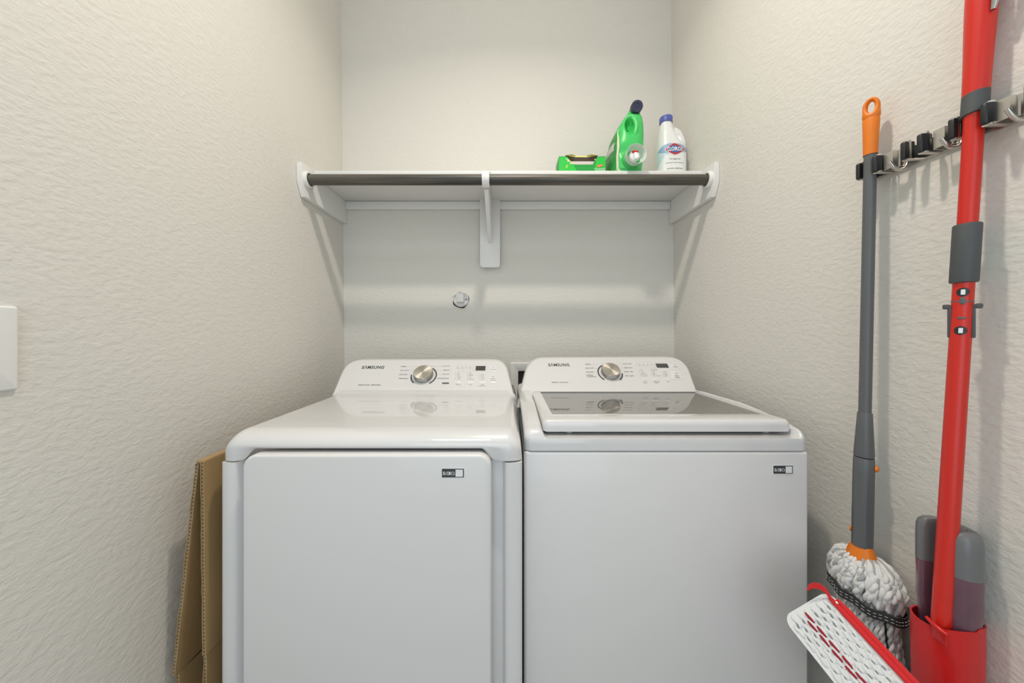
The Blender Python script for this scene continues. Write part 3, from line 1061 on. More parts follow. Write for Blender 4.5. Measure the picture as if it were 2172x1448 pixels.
# grip bar over the pocket
g = [(0.0135, 0.222), (0.0215, 0.212), (0.0265, 0.196), (0.0270, 0.178), (0.0225, 0.158), (0.016, 0.142)]
pts = []
for x, z in g:
    cx_, cy_, ax, ay = lerp_keys(keys, z)
    pts.append((jx + x, jy + cy_ - ay * (1 - abs((x - cx_) / ax) ** 2.9) ** (1 / 2.9) + 0.006, ST + z))
link('grip', tube(pts, [0.007, 0.0095, 0.0105, 0.0105, 0.010, 0.006], 16), M['green'], t)
# neck and cap
J = lambda x, y, z: Vector((jx + x, jy + y, ST + z))
nd = Vector((-0.08, -0.97, -0.16)).normalized()
link('neck', tube([J(0.022, -0.014, 0.200), J(0.026, -0.026, 0.228), J(0.0295, -0.040, 0.250), J(0.031, -0.054, 0.2625), J(0.0310, -0.066, 0.2660), J(0.0305, -0.076, 0.2655)], [0.034, 0.031, 0.026, 0.0225, 0.0205, 0.0200], 32), M['green'], t)
link('cap', lathe([(0.0, 0.0), (0.0225, 0.0), (0.0232, 0.003), (0.0232, 0.022), (0.0215, 0.0245), (0.0115, 0.0245), (0.0100, 0.0225), (0.006, 0.0225), (0.0045, 0.0240), (0.0, 0.0242)], J(0.0312, -0.062, 0.2665), nd, 40, cap=False), M['navy'], t)
# tap boss, cup and tap
tb = Vector((jx + 0.003, jy - 0.070, ST + 0.0435))
td = Vector((0.06, -1.0, 0.02)).normalized()
link('tap_boss', lathe([(0.0425, -0.035), (0.0415, 0.0), (0.039, 0.024), (0.035, 0.034), (0.0, 0.034)], tb, td, 40, cap=False), M['green'], t)
cup = link('dosing_cup', lathe([(0.030, 0.030), (0.0335, 0.036), (0.0375, 0.066), (0.039, 0.067), (0.0385, 0.064), (0.035, 0.038), (0.028, 0.034)], tb, td, 44, cap=False), M['clear'], t)
tap = link('tap', lathe([(0.021, 0.030), (0.021, 0.048), (0.018, 0.051), (0.0, 0.051)], tb, td, 32, cap=False), M['white'], t)
u = tb + td * 0.054
link('spout', tube([u + Vector((0.002, 0.004, 0.004)), u + Vector((0.002, -0.006, -0.004)), u + Vector((0.002, -0.010, -0.022))], [0.0095, 0.0095, 0.009], 20), M['white'], tap)
link('tap_button', box(u.x - 0.012, u.x + 0.012, u.y - 0.004, u.y + 0.012, u.z + 0.010, u.z + 0.017, 0.003, 3), M['redgloss'], tap)


def on_jug(x, z, off, side='left'):
    """surface of the jug: x is depth from the middle for the left side"""
    cx_, cy_, ax, ay = lerp_keys(keys, z)
    k = min(1.0, abs(x) / ay)
    return Vector((jx + cx_ - ax * (1 - k ** 2.9) ** (1 / 2.9) - off, jy + cy_ + x, ST + z))


# label on the left side, with a pale strip at its front edge and a grey patch
rows = [[on_jug(-0.078 + 0.15 * k / 14, 0.004 + 0.170 * i / 16, 0.0012) for k in range(15)] for i in range(17)]
for i in range(17):
    zz = 0.004 + 0.170 * i / 16
    lim = 1.0 - smooth01((zz - 0.10) / 0.10) * 0.35
    rows[i] = [on_jug((-0.078 + 0.15 * k / 14) * lim, zz, 0.0012) for k in range(15)]
lab = link('label', grid_from(rows), M['darkgreen'], t, 60)
rows = [[on_jug((-0.083 + 0.008 * k / 3) * (1.0 - smooth01((0.003 + 0.176 * i / 16 - 0.10) / 0.10) * 0.35), 0.003 + 0.176 * i / 16, 0.0020) for k in range(4)] for i in range(17)]
link('label_strip', grid_from(rows), M['palelabel'], lab, 60)
rows = [[on_jug(-0.060 + 0.07 * k / 6, 0.095 + 0.034 * i / 6, 0.0022) for k in range(7)] for i in range(7)]
link('label_patch', grid_from(rows), M['greylabel'], lab, 60)

# bleach bottle
bx_, by_ = 0.715, 1.470
t = thing('bleach_bottle', 'white bleach bottle with blue cap and red diamond label on the shelf', 'bleach', (bx_, by_, ST))
bk = [(0.000, 0.000, 0.056, 0.040),
      (0.006, 0.000, 0.059, 0.043),
      (0.060, 0.000, 0.0595, 0.044),
      (0.132, 0.000, 0.0595, 0.044),
      (0.158, -0.002, 0.0570, 0.043),
      (0.185, -0.006, 0.0510, 0.040),
      (0.215, -0.012, 0.0410, 0.035),
      (0.240, -0.019, 0.0300, 0.028),
      (0.262, -0.0225, 0.0230, 0.0225),
      (0.272, -0.0225, 0.0215, 0.0215)]
NZ, NA = 100, 88
rows = []
for i in range(NZ + 1):
    z = 0.272 * i / NZ
    cx_, ax, ay = lerp_keys(bk, z)
    row = []
    for (x, y) in superell(ax, ay, 2.5, NA, cx_, 0):
        p = Vector((bx_ + x, by_ + y, ST + z))
        # finger hollow beside the handle, front and back
        u = (x - (0.012 + (0.215 - z) * 0.42)) / 0.010
        v = (z - 0.205) / 0.030
        gg = math.exp(-(u * u + v * v) * 1.0)
        p.y += -math.copysign(0.022, y) * gg if abs(y) > 0.004 else 0
        row.append(p)
    rows.append(row)
link('body', grid_from(rows, closed_u=True, cap=True), M['white'], t, 75)
# handle: a loop from the neck to the shoulder
hp = [(0.004, 0.238), (0.018, 0.236), (0.032, 0.226), (0.043, 0.206), (0.050, 0.184), (0.052, 0.160), (0.048, 0.142)]
link('handle', tube([(bx_ + x, by_, ST + z) for x, z in hp], [0.012, 0.0125, 0.0125, 0.0125, 0.0125, 0.012, 0.008], 20), M['white'], t)
link('cap', lathe([(0.0, 0.0), (0.0262, 0.0), (0.0268, 0.002), (0.0268, 0.024), (0.025, 0.0265), (0.0, 0.0275)], (bx_ - 0.0225, by_, ST + 0.267), (0, 0, 1), 48, cap=False), M['bluecap'], t)
# printed label on the front, turned a little towards the room
LA = -PI / 2 - 0.22


def on_bleach(s, z, off):
    """s: metres along the curve from the middle of the front"""
    z = 0.004 + (z - 0.004) * 1.15
    cx_, ax, ay = lerp_keys(bk, z)
    k = max(-1.25, min(1, (s - 0.019) / 0.078))
    th = -PI / 2 + k * 1.45
    c, sn = math.cos(th), math.sin(th)
    return Vector((bx_ + cx_ + (ax + off) * math.copysign(abs(c) ** 0.8, c), by_ + (ay + off) * math.copysign(abs(sn) ** 0.8, sn), ST + z))


def strip_shape(f_lo, f_hi, s0, s1, off, n=40, m=6):
    rows = []
    for j in range(m + 1):
        rows.append([on_bleach(s0 + (s1 - s0) * i / n, f_lo(s0 + (s1 - s0) * i / n) + (f_hi(s0 + (s1 - s0) * i / n) - f_lo(s0 + (s1 - s0) * i / n)) * j / m, off) for i in range(n + 1)])
    return grid_from(rows)


lens = lambda s: max(0.0, 1 - abs((s - 0.008) / 0.074) ** 1.8)
lab = link('label', strip_shape(lambda s: 0.004, lambda s: 0.122 + 0.018 * lens(s), -0.072, 0.076, 0.0006), M['lwhite'], t, 70)
link('label_print', strip_shape(lambda s: 0.119 - 0.0185 * lens(s), lambda s: 0.119 + 0.0195 * lens(s), -0.066, 0.076, 0.0010), M['lblue'], lab, 70)
link('label_print', strip_shape(lambda s: 0.060 + 0.052 * smooth01((s + 0.066) / 0.075), lambda s: 0.117 - 0.0215 * lens(s), -0.066, -0.004, 0.0010, 24), M['lpale'], lab, 70)
dm = lambda s, hw, hh: 0.116 + hh * max(0.0, 1 - (abs(s - 0.016) / hw) ** 1.15)
dl = lambda s, hw, hh: 0.116 - hh * max(0.0, 1 - (abs(s - 0.016) / hw) ** 1.15)
link('label_print', strip_shape(lambda s: dl(s, 0.0375, 0.0235), lambda s: dm(s, 0.0375, 0.0235), -0.0215, 0.0535, 0.0014), M['lwhite'], lab, 70)
link('label_print', strip_shape(lambda s: dl(s, 0.0345, 0.0215), lambda s: dm(s, 0.0345, 0.0215), -0.0185, 0.0505, 0.0018), M['lred'], lab, 70)
link('label_print', strip_shape(lambda s: dl(s, 0.026, 0.0150), lambda s: dm(s, 0.026, 0.0150), -0.010, 0.042, 0.0022), M['lnavy'], lab, 70)
link('logo', lettering('CLOROX', lambda u, v: on_bleach(u, v, 0.0027), w=0.050, h=0.0155, x=0.016, y=0.116, bold=0.03, space=1.05), M['lwhite'], lab, None)
for txt_, w_, h_, y_ in (('Original', 0.031, 0.0065, 0.079), ('CAUTION: IRRITANT', 0.052, 0.0048, 0.044), ('DISINFECTING BLEACH', 0.062, 0.0032, 0.0655)):
    link('lettering', lettering(txt_, lambda u, v: on_bleach(u, v, 0.0012), w=w_, h=h_, x=0.015, y=y_, bold=0.012), M['greyprint'], lab, None)

# open dryer-sheet carton
gx0, gx1, gy0, gy1, gh = 0.2985, 0.4085, 1.372, 1.50, 0.0
gx0, gx1 = (1186 - CX) * 1.39 / F, (1284 - CX) * 1.39 / F
gy0, gy1 = 1.39, 1.475
gz1 = (CY - 331.5) * 1.39 / F + H
t = thing('dryer_sheet_box', 'small torn open green carton of dryer sheets on the shelf beside the jug', 'carton', ((gx0 + gx1) / 2, (gy0 + gy1) / 2, ST))
W_ = gx1 - gx0
hz = gz1 - ST
fx = lambda f: gx0 + W_ * f
# fractions measured over the carton front: left rim, torn V, right rim
notch_l = [(0.0, 1.0), (0.15, 1.0), (0.20, 0.86), (0.205, 0.82), (0.235, 0.74), (0.24, 0.69), (0.27, 0.62), (0.275, 0.56), (0.302, 0.50), (0.31, 0.43)]
notch_r = [(0.735, 0.43), (0.75, 0.60), (0.765, 0.64), (0.775, 0.70), (0.79, 0.74), (0.80, 0.82), (0.82, 0.88), (0.856, 1.0), (1.0, 1.0)]
top = notch_l + notch_r
zf = lambda f: ST + hz * (0.48 + 0.52 * f)        # the part of the front that shows above the shelf edge is its upper half
zf = lambda f: ST + hz * f
top = [(a, 1 - (1 - b) * 0.72) for a, b in top]
bm = bmesh.new()
for k in range(len(top) - 1):
    (a, ha), (b, hb) = top[k], top[k + 1]
    for (y, flip) in ((gy0, 0), (gy0 + 0.0012, 1)):
        vs = [bm.verts.new((fx(a), y, ST)), bm.verts.new((fx(b), y, ST)), bm.verts.new((fx(b), y, zf(hb))), bm.verts.new((fx(a), y, zf(ha)))]
        bm.faces.new(vs)
link('front_panel', bm, M['boxgreen'], t, None)
link('side_panel', box(gx0 - 0.0012, gx0, gy0, gy1, ST, ST + hz), M['boxdark'], t, None)
link('side_panel', box(gx1, gx1 + 0.0012, gy0, gy1, ST, ST + hz), M['boxdark'], t, None)
link('back_panel', box(gx0, gx1, gy1 - 0.0012, gy1, ST, ST + hz), M['cartonin'], t, None)
link('bottom_panel', box(gx0, gx1, gy0, gy1, ST, ST + 0.0012), M['cartonin'], t, None)
# lid torn open: two end tabs stay flat, the middle stands up and folds back
for a, b in ((0.0, 0.14), (0.84, 1.0)):
    link('top_panel', box(fx(a), fx(b), gy0, gy1, ST + hz - 0.0012, ST + hz), M['boxgreen'], t, None)
fl = [(0.145, gy0 + 0.014, 1.14), (0.17, gy0 + 0.016, 1.16), (0.34, gy0 + 0.034, 1.18), (0.70, gy0 + 0.034, 1.175), (0.73, gy0 + 0.030, 1.185), (0.855, gy0 + 0.014, 1.15)]
rows = [[Vector((fx(a), y, ST + hz * z)) for a, y, z in fl], [Vector((fx(0.5 + (a - 0.5) * 0.62), y + 0.002, ST + hz * (z + 0.07))) for a, y, z in fl]]
o = link('torn_flap', grid_from(rows), M['boxyellow'], t, None)
sm = o.modifiers.new('thick', 'SOLIDIFY')
sm.thickness = 0.0006
rows = [[Vector((fx(a), y, ST + hz * z - 0.0003)) for a, y, z in fl], [Vector((fx(0.5 + (a - 0.5) * 0.95), gy0 + 0.045, ST + hz * 0.72)) for a, y, z in fl]]
o = link('carton_lining', grid_from(rows), M['cartonin'], t, None)
sm = o.modifiers.new('thick', 'SOLIDIFY')
sm.thickness = 0.0006
link('sheet_stack', box(gx0 + 0.006, gx1 - 0.006, gy0 + 0.006, gy0 + 0.040, ST + 0.002, ST + hz * 0.80, 0.003, 2), M['sheet'], t)
putf = lambda u, v: Vector((fx(u), gy0 - 0.0006, zf(1 - (1 - v) * 0.72)))
putf2 = lambda u, v: Vector((fx(u), gy0 - 0.0010, zf(1 - (1 - v) * 0.72)))
putf3 = lambda u, v: Vector((fx(u), gy0 - 0.0014, zf(1 - (1 - v) * 0.72)))
link('carton_print', flat_poly([(0.385, 0.0), (0.31, 0.42), (0.735, 0.42), (0.748, 0.58), (0.80, 0.70), (0.76, 0.0)][::1], putf), M['boxdark'], t, None)
bm = flat_poly([(0.135 + 0.02, 0.76), (0.14, 0.83), (0.165, 0.84), (0.185, 0.775)], putf2)
flat_poly([(0.175, 0.615), (0.17, 0.68), (0.195, 0.68), (0.225, 0.615)], putf2, bm)
flat_poly([(0.23, 0.46), (0.225, 0.52), (0.25, 0.52), (0.27, 0.45)], putf2, bm)
flat_rect(0.76, 1.0, 0.125, 0.155, putf2, bm)
flat_rect(0.78, 1.0, 0.02, 0.05, putf2, bm)
link('carton_print', bm, M['lwhite'], t, None)['kind'] = 'stuff'
bm = flat_poly([(0.17, 0.74), (0.20, 0.80), (0.255, 0.62), (0.315, 0.45), (0.28, 0.44), (0.235, 0.60)], putf2)
flat_poly([(0.77, 0.83), (0.765, 0.75), (0.76, 0.72), (0.80, 0.78)], putf2, bm)
link('carton_print', bm, M['boxyellow'], t, None)['kind'] = 'stuff'
bm = flat_poly([(0.165 + 0.035 * math.cos(a) * 0.7 + 0.01 * math.sin(a), 0.28 + 0.155 * math.sin(a)) for a in [2 * PI * k / 18 for k in range(18)]], putf2)
flat_poly([(0.04, 0.06), (0.06, 0.09), (0.085, 0.06), (0.06, 0.03)], putf2, bm)
link('carton_print', bm, M['boxlime'], t, None)['kind'] = 'stuff'
sk = lambda u, v: putf3(0.88 + u * 0.062, 0.335 + v * 0.085 + u * 0.045)
link('carton_print', flat_poly(rrect(2.0, 2.0, 0.5, 4), sk), M['boxorange'], t, None)
sk2 = lambda u, v: Vector((0, -0.0004, 0)) + sk(u, v)
link('carton_lettering', lettering('Outdoor', sk2, w=1.6, h=0.9, bold=0.01), M['boxyellow'], t, None)

# ------------------------------------------------------------------ broom holder rail on the right wall
RZ = H + 0.345


def rw(z):
    return wall_x(XR, z)


t = thing('broom_holder', 'steel broom holder rail with black rubber grips and hooks on the right wall', 'broom holder', (rw(RZ), 0.60, RZ))
x0 = rw(RZ)
link('rail', box(x0 - 0.0042, x0 - 0.0007, 0.40, 0.735, RZ - 0.017, RZ + 0.015, 0.001, 2), M['chrome'], t)
GRIPS = [0.708, 0.6285, 0.552, 0.474]
for gi, gc in enumerate(GRIPS):
    half = (0.0150, 0.0118, 0.0186, 0.0118)[gi]
    # strip bent out to an arm for every grip, both arms of one holder
    for s in (-1, 1):
        yc = gc + s * half
        link('grip_arm', tube([(x0 - 0.003, yc - s * 0.002, RZ - 0.0150), (x0 - 0.020, yc - s * 0.001, RZ - 0.0160), (x0 - 0.042, yc + s * 0.001, RZ - 0.0165)], [0.0022, 0.0022, 0.003], 10, flat=(1.6, 0.8)), M['chrome'], t)
        # rubber jaw: a rounded block, ribbed on its outer side
        pr = []
        for k in range(17):
            a = -PI / 2 + PI * k / 16
            pr.append((x0 - 0.036 + 0.0115 * math.sin(a), s * (0.0062 * math.cos(a)) ** 1.0 + s * (0.0012 + 0.0004 * math.cos(6 * a))))
        pr += [(x0 - 0.028, -s * 0.0035), (x0 - 0.033, -s * 0.0030), (x0 - 0.040, -s * 0.0030), (x0 - 0.0455, -s * 0.0028)]
        rows = []
        zs_ = [-0.0165, -0.0158, -0.014, 0.014, 0.0158, 0.0165]
        sc_ = [0.82, 0.94, 1.0, 1.0, 0.94, 0.82]
        for z, k in zip(zs_, sc_):
            rows.append([Vector((x0 - 0.036 + (px - (x0 - 0.036)) * k, yc + py * k, RZ + 0.001 + z)) for px, py in pr])
        link('rubber_grip', grid_from(rows, closed_u=True, cap=True), M['black'], t, 50)
        link('grip_pin', lathe([(0.0055, -0.0178), (0.0055, 0.0185), (0.0045, 0.0195)], (x0 - 0.036, yc + s * 0.002, RZ + 0.001), (0, 0, 1), 14), M['chrome'], t)
        link('grip_plate', box(x0 - 0.027, x0 - 0.003, yc + s * 0.001 - 0.0012, yc + s * 0.001 + 0.0012, RZ - 0.012, RZ + 0.012, 0.0005, 1), M['black'], t)
    # folded plate and hook between this grip and the next, nearer one
    yc = gc - 0.0335
    if gi < 3:
        pr = [(x0 - 0.004, yc + 0.0115), (x0 - 0.031, yc + 0.0105), (x0 - 0.034, yc + 0.0095), (x0 - 0.034, yc - 0.0065), (x0 - 0.024, yc - 0.008), (x0 - 0.024, yc - 0.011), (x0 - 0.016, yc - 0.012), (x0 - 0.016, yc - 0.016), (x0 - 0.004, yc - 0.017)]
        rows = [[Vector((px, py, RZ + z)) for px, py in pr] for z in (-0.0165, 0.0165)]
        o = link('spring_plate', grid_from(rows), M['chrome'], t, None)
        sm = o.modifiers.new('thick', 'SOLIDIFY')
        sm.thickness = 0.0012
        hp = [(x0 - 0.013, yc - 0.0145, RZ + 0.014), (x0 - 0.0135, yc - 0.0145, RZ - 0.008)]
        for k in range(1, 10):
            a = PI * 0.80 * k / 9
            hp.append((x0 - 0.0135 - 0.0165 * (1 - math.cos(a)), yc - 0.0145, RZ - 0.010 - 0.016 * math.sin(a)))
        hp.append((x0 - 0.050, yc - 0.0145, RZ - 0.0095))
        link('hook', tube(hp, 0.0032, 14), M['chrome'], t)

# ------------------------------------------------------------------ twist mop
mx, my = 0.7655, 0.708
t = thing('twist_mop', 'grey twist mop with orange tip and shaggy yarn head, clipped to the right wall', 'mop', (0.758, 0.72, H - 0.80))


def mp(z):
    """axis of the mop handle at height z below or above the eye"""
    s = (0.4966 - z) / 1.0
    return Vector((0.7665 - 0.0085 * s, 0.706 + 0.012 * s, H + z))


# handle tip with hanging hole: a flat ring on a grip sleeve
ux, uy, un = Vector((0.55, -0.83, 0)).normalized(), Vector((0, 0, 1)), Vector((-0.83, -0.55, 0)).normalized()
n = 40
hole = lambda k: Vector((0.0058 * math.cos(k), 0.0098 * math.sin(k)))
zc = 0.4725
def tip_outline(zz):
    return 0.0125
rows = []
sec = [(-0.100, 0.0112, 0.0112), (-0.080, 0.0116, 0.0114), (-0.050, 0.0124, 0.0108), (-0.030, 0.0132, 0.0100), (-0.022, 0.0128, 0.0092), (-0.016, 0.0118, 0.0080), (-0.0135, 0.0100, 0.0062)]
pts = [mp(zc + z) for z, a, b in sec]
rows = []
for (z, a, b), p in zip(sec, pts):
    rows.append([p + ux * (a * math.cos(k)) + un * (b * math.sin(k)) for k in [2 * PI * i / n for i in range(n)]])
rows.append([mp(zc - 0.0130) for _ in range(n)])
sl = grid_from(rows, closed_u=True)
# ring: swept oval
NR = 48
rows = []
for i in range(NR):
    a = 2 * PI * i / NR
    rx, rz = 0.0093, 0.0165
    cpt = mp(zc) + ux * (rx * math.cos(a)) + uy * (rz * math.sin(a) + (-0.004 if math.sin(a) < 0 else 0) * 0)
    out = (ux * (math.cos(a) / rx) + uy * (math.sin(a) / rz)).normalized()
    wd = 0.0042 + 0.012 * max(0.0, -math.sin(a)) ** 3
    dp = 0.0068 + 0.0035 * max(0.0, -math.sin(a))
    row = []
    for k in range(14):
        b = 2 * PI * k / 14
        row.append(cpt + out * (wd * math.cos(b) if math.cos(b) > 0 else 0.0042 * math.cos(b)) + un * (dp * math.sin(b)))
    rows.append(row)
grid_from(rows, closed_u=True, closed_v=True, bm=sl)
link('orange_tip', sl, M['orange'], t, 60, label='orange plastic tip with a hanging hole')
link('handle', tube([mp(0.376), mp(0.2), mp(0.0), mp(-0.180)], 0.0101, 24), M['grey'], t)
link('handle_sleeve', tube([mp(-0.172), mp(-0.1745), mp(-0.20), mp(-0.262), mp(-0.266)], [0.0108, 0.0118, 0.0130, 0.0162, 0.0158], 28), M['grey'], t)
link('twist_grip', tube([mp(-0.268), mp(-0.2705), mp(-0.30), mp(-0.40), mp(-0.452), mp(-0.4575)], [0.0160, 0.0168, 0.0172, 0.0172, 0.0170, 0.0168], 12), M['grey'], t, 30)
link('lock_button', lathe([(0.0068, 0), (0.0062, 0.004), (0.003, 0.006), (0, 0.0062)], mp(-0.288) + Vector((0.0105, -0.0125, 0)), (0.62, -0.78, 0), 20, cap=False), M['orange'], t)
link('lock_button', lathe([(0.0060, 0), (0.0054, 0.003), (0, 0.0042)], mp(-0.43) + Vector((-0.0075, 0.0145, 0)), (-0.5, 0.87, 0), 20, cap=False), M['orange'], t)
ck = [(-0.450, 0.0130), (-0.459, 0.0172), (-0.470, 0.0215), (-0.485, 0.0262), (-0.500, 0.0305), (-0.506, 0.0312), (-0.508, 0.026)]
rows = []
for z, r in ck:
    p = mp(z)
    rows.append([p + Vector((0.86 * r * math.cos(a), 1.08 * r * math.sin(a), 0.12 * r * math.sin(a) * (1 if z < -0.465 else 0))) for a in [2 * PI * i / 32 for i in range(32)]])
link('collar', grid_from(rows, closed_u=True, cap=True), M['orange'], t)

# yarn: every strand is two twisted plies
hc = mp(-0.500)
RND = random.Random(3)


def env(s, phi, rr=1.0):
    """point of the mop head: s from 0 at the collar to 1 at the tips, phi round the head"""
    z = -0.488 - 0.030 * s - 0.33 * s
    bulge = 0.024 + 0.027 * min(1.0, s / 0.10) ** 0.5 - 0.003 * smooth01((s - 0.15) / 0.3)
    bulge += 0.008 * smooth01((s - 0.15) / 0.45)
    ry = bulge * 1.06
    rx = min(bulge * 0.62, 0.036)
    cyy = hc.y - 0.006 * s - 0.020 * smooth01((s - 0.2) / 0.8)
    return Vector((hc.x + 0.004 + rx * rr * math.cos(phi), cyy + ry * rr * math.sin(phi), H + z + (0.010 * (1 - min(1, s / 0.07)) if s < 0.07 else 0)))


white, grey = bmesh.new(), bmesh.new()
NSTR = 64
for i in range(NSTR):
    phi = 2 * PI * i / NSTR + RND.uniform(-0.05, 0.05)
    rr = RND.choice((1.0, 0.97, 0.9, 0.8))
    L = RND.uniform(0.93, 1.0)
    amp = RND.uniform(-0.05, 0.05)
    ph = RND.uniform(0, 6)
    np_ = 84
    ctr = []
    for k in range(np_ + 1):
        s = L * k / np_
        ctr.append(env(s, phi + amp * math.sin(s * 5 + ph) - 0.10 * s, rr * (1 + 0.03 * math.sin(9 * s + ph))))
    for ply in (0, 1):
        path = []
        for k, p in enumerate(ctr):
            tt = (ctr[min(k + 1, np_)] - ctr[max(k - 1, 0)]).normalized()
            u, v = frame_of(tt)
            a = k * 0.80 + ply * PI + ph
            path.append(p + u * (0.0022 * math.cos(a)) + v * (0.0022 * math.sin(a)))
        tube(path, [0.0030] * (np_ - 2) + [0.0026, 0.002, 0.001], 6, bm=(grey if (ply == 1) else white))
yo = link('yarn', white, M['yarn'], t, 180)
yo['kind'] = 'stuff'
yo = link('yarn', grey, M['yarngrey'], t, 180)
yo['kind'] = 'stuff'
# looped fringe folded over the top of the head
fr_ = bmesh.new()
fg_ = bmesh.new()
for i in range(92):
    phi = 2 * PI * i / 46 + RND.uniform(-0.08, 0.08)
    rr = RND.uniform(1.04, 1.20) if i < 46 else RND.uniform(1.10, 1.24)
    s0 = 0.0 if i < 46 else RND.uniform(0.0, 0.04)
    e = RND.uniform(0.15, 0.20) if i < 46 else RND.uniform(0.09, 0.17)
    tw = RND.uniform(-0.30, 0.30)
    ph = RND.uniform(0, 6)
    ctr = [env(s0 + (e - s0) * k / 22, phi + tw * k / 22, rr * (0.88 + 0.12 * min(1, k / 4))) + Vector((0, 0, 0.005 * math.sin(PI * k / 22))) for k in range(23)]
    for ply in (0, 1):
        path = []
        for k, p in enumerate(ctr):
            tt = (ctr[min(k + 1, 22)] - ctr[max(k - 1, 0)]).normalized()
            u, v = frame_of(tt)
            a = k * 0.42 + ply * PI + ph
            path.append(p + u * (0.0027 * math.cos(a)) + v * (0.0027 * math.sin(a)))
        tube(path, [0.0032] * 3 + [0.0043] * 17 + [0.0040, 0.0032, 0.0018], 7, bm=(fg_ if (ply and i % 3 == 0) else fr_))
for nm_, b_m, mt_ in (('yarn_fringe', fr_, 'yarn'), ('yarn_fringe', fg_, 'yarngrey')):
    link(nm_, b_m, M[mt_], t, 180)['kind'] = 'stuff'
# two stitched bands
for s0, s1, k_ in ((0.186, 0.236, 1.26), (0.540, 0.590, 1.22)):
    rows = []
    NB = 90
    for s, o_ in ((s0, 0.0), (s0, 0.0022), (s1, 0.0022), (s1, 0.0)):
        row = []
        for i in range(NB):
            a = 2 * PI * i / NB
            wv = 0.012 * math.sin(7 * a) * 0.5
            p = env(s + wv, a, k_ + o_ * 14 + 0.035 * math.sin(9 * a))
            row.append(p)
        rows.append(row)
    o = link('band', grid_from(rows, closed_u=True, closed_v=True), M['band'], t, 60)
    bm = bmesh.new()
    for f in (0.35, 0.68):
        for i in range(0, 44):
            a0, a1 = 2 * PI * i / 44, 2 * PI * (i + 0.55) / 44
            pp = []
            for k in range(4):
                a = a0 + (a1 - a0) * k / 3
                pp.append(env(s0 + (s1 - s0) * f + 0.006 * math.sin(7 * a), a, k_ + 0.045 + 0.035 * math.sin(9 * a)))
            tube(pp, 0.0005, 5, bm=bm)
    link('stitching', bm, M['stitch'], o)['kind'] = 'stuff'

# ------------------------------------------------------------------ spray mop
t = thing('spray_mop', 'red spray mop with grey bottle and white striped pad, clipped to the right wall', 'mop', (0.74, 0.58, H - 0.80))


def sp(z):
    s = (0.35 - z) / 0.83
    return Vector((0.7690 - 0.026 * s, 0.5525 + 0.020 * s, H + z))


def oval_tube(zs, rs, sides=28, flat=(1.0, 1.0), bm=None):
    return tube([sp(z) if not isinstance(z, Vector) else z for z in zs], rs, sides, flat=flat, up=(0, 1, 0), bm=bm)


# upper handle: swells, then bends into a hand loop above the picture
hp = [sp(0.375), sp(0.385), sp(0.42), sp(0.46), sp(0.50), sp(0.54)]
link('pole', oval_tube([sp(z) for z in (0.37, 0.345, 0.19, 0.172)], [0.0128, 0.0112, 0.0112, 0.0112]), M['red'], t)
hp = hp + [sp(0.58), sp(0.615) + Vector((-0.002, -0.004, 0)), sp(0.64) + Vector((0.002, -0.018, 0)), sp(0.650) + Vector((0.006, -0.042, 0)), sp(0.635) + Vector((0.008, -0.066, 0)), sp(0.60) + Vector((0.008, -0.074, 0)), sp(0.585) + Vector((0.008, -0.070, 0))]
rr = [0.0142, 0.0144, 0.0148, 0.0156, 0.0166, 0.0172, 0.0172, 0.0165, 0.015, 0.014, 0.0135, 0.012, 0.009]
link('hand_loop', tube(hp, rr, 28, up=(0, 1, 0)), M['red'], t)
link('trigger', tube([sp(0.51) + Vector((-0.006, -0.0185, 0)), sp(0.53) + Vector((-0.006, -0.0215, 0)), sp(0.56) + Vector((-0.006, -0.024, 0)), sp(0.59) + Vector((-0.006, -0.024, 0))], [0.003, 0.0055, 0.006, 0.005], 14), M['knobside'], t)
cs = [0.395, 0.393, 0.360, 0.356]
rows = []
for z, r, tl in ((0.392, 0.0135, 1), (0.391, 0.0146, 1), (0.366, 0.0148, 1), (0.358, 0.0148, 1), (0.357, 0.0135, 1)):
    p = sp(z)
    rows.append([p + Vector((r * math.cos(a), r * math.sin(a), 0.10 * r * -math.sin(a) * tl)) for a in [2 * PI * i / 32 for i in range(32)]])
link('handle_ring', grid_from(rows, closed_u=True, cap=True), M['greydark'], t)
rows = []
for z, r in ((0.179, 0.0125), (0.178, 0.0150), (0.176, 0.0156), (0.084, 0.0156), (0.082, 0.0150), (0.081, 0.0120)):
    p = sp(z)
    rows.append([p + Vector((r * math.cos(a), r * math.sin(a), 0)) for a in [2 * PI * i / 32 for i in range(32)]])
link('foam_sleeve', grid_from(rows, closed_u=True, cap=True), M['greydark'], t)
link('pole', oval_tube([sp(0.090), sp(0.0), sp(-0.2), sp(-0.535)], [0.0116, 0.0118, 0.0122, 0.0126], 20), M['red'], t)
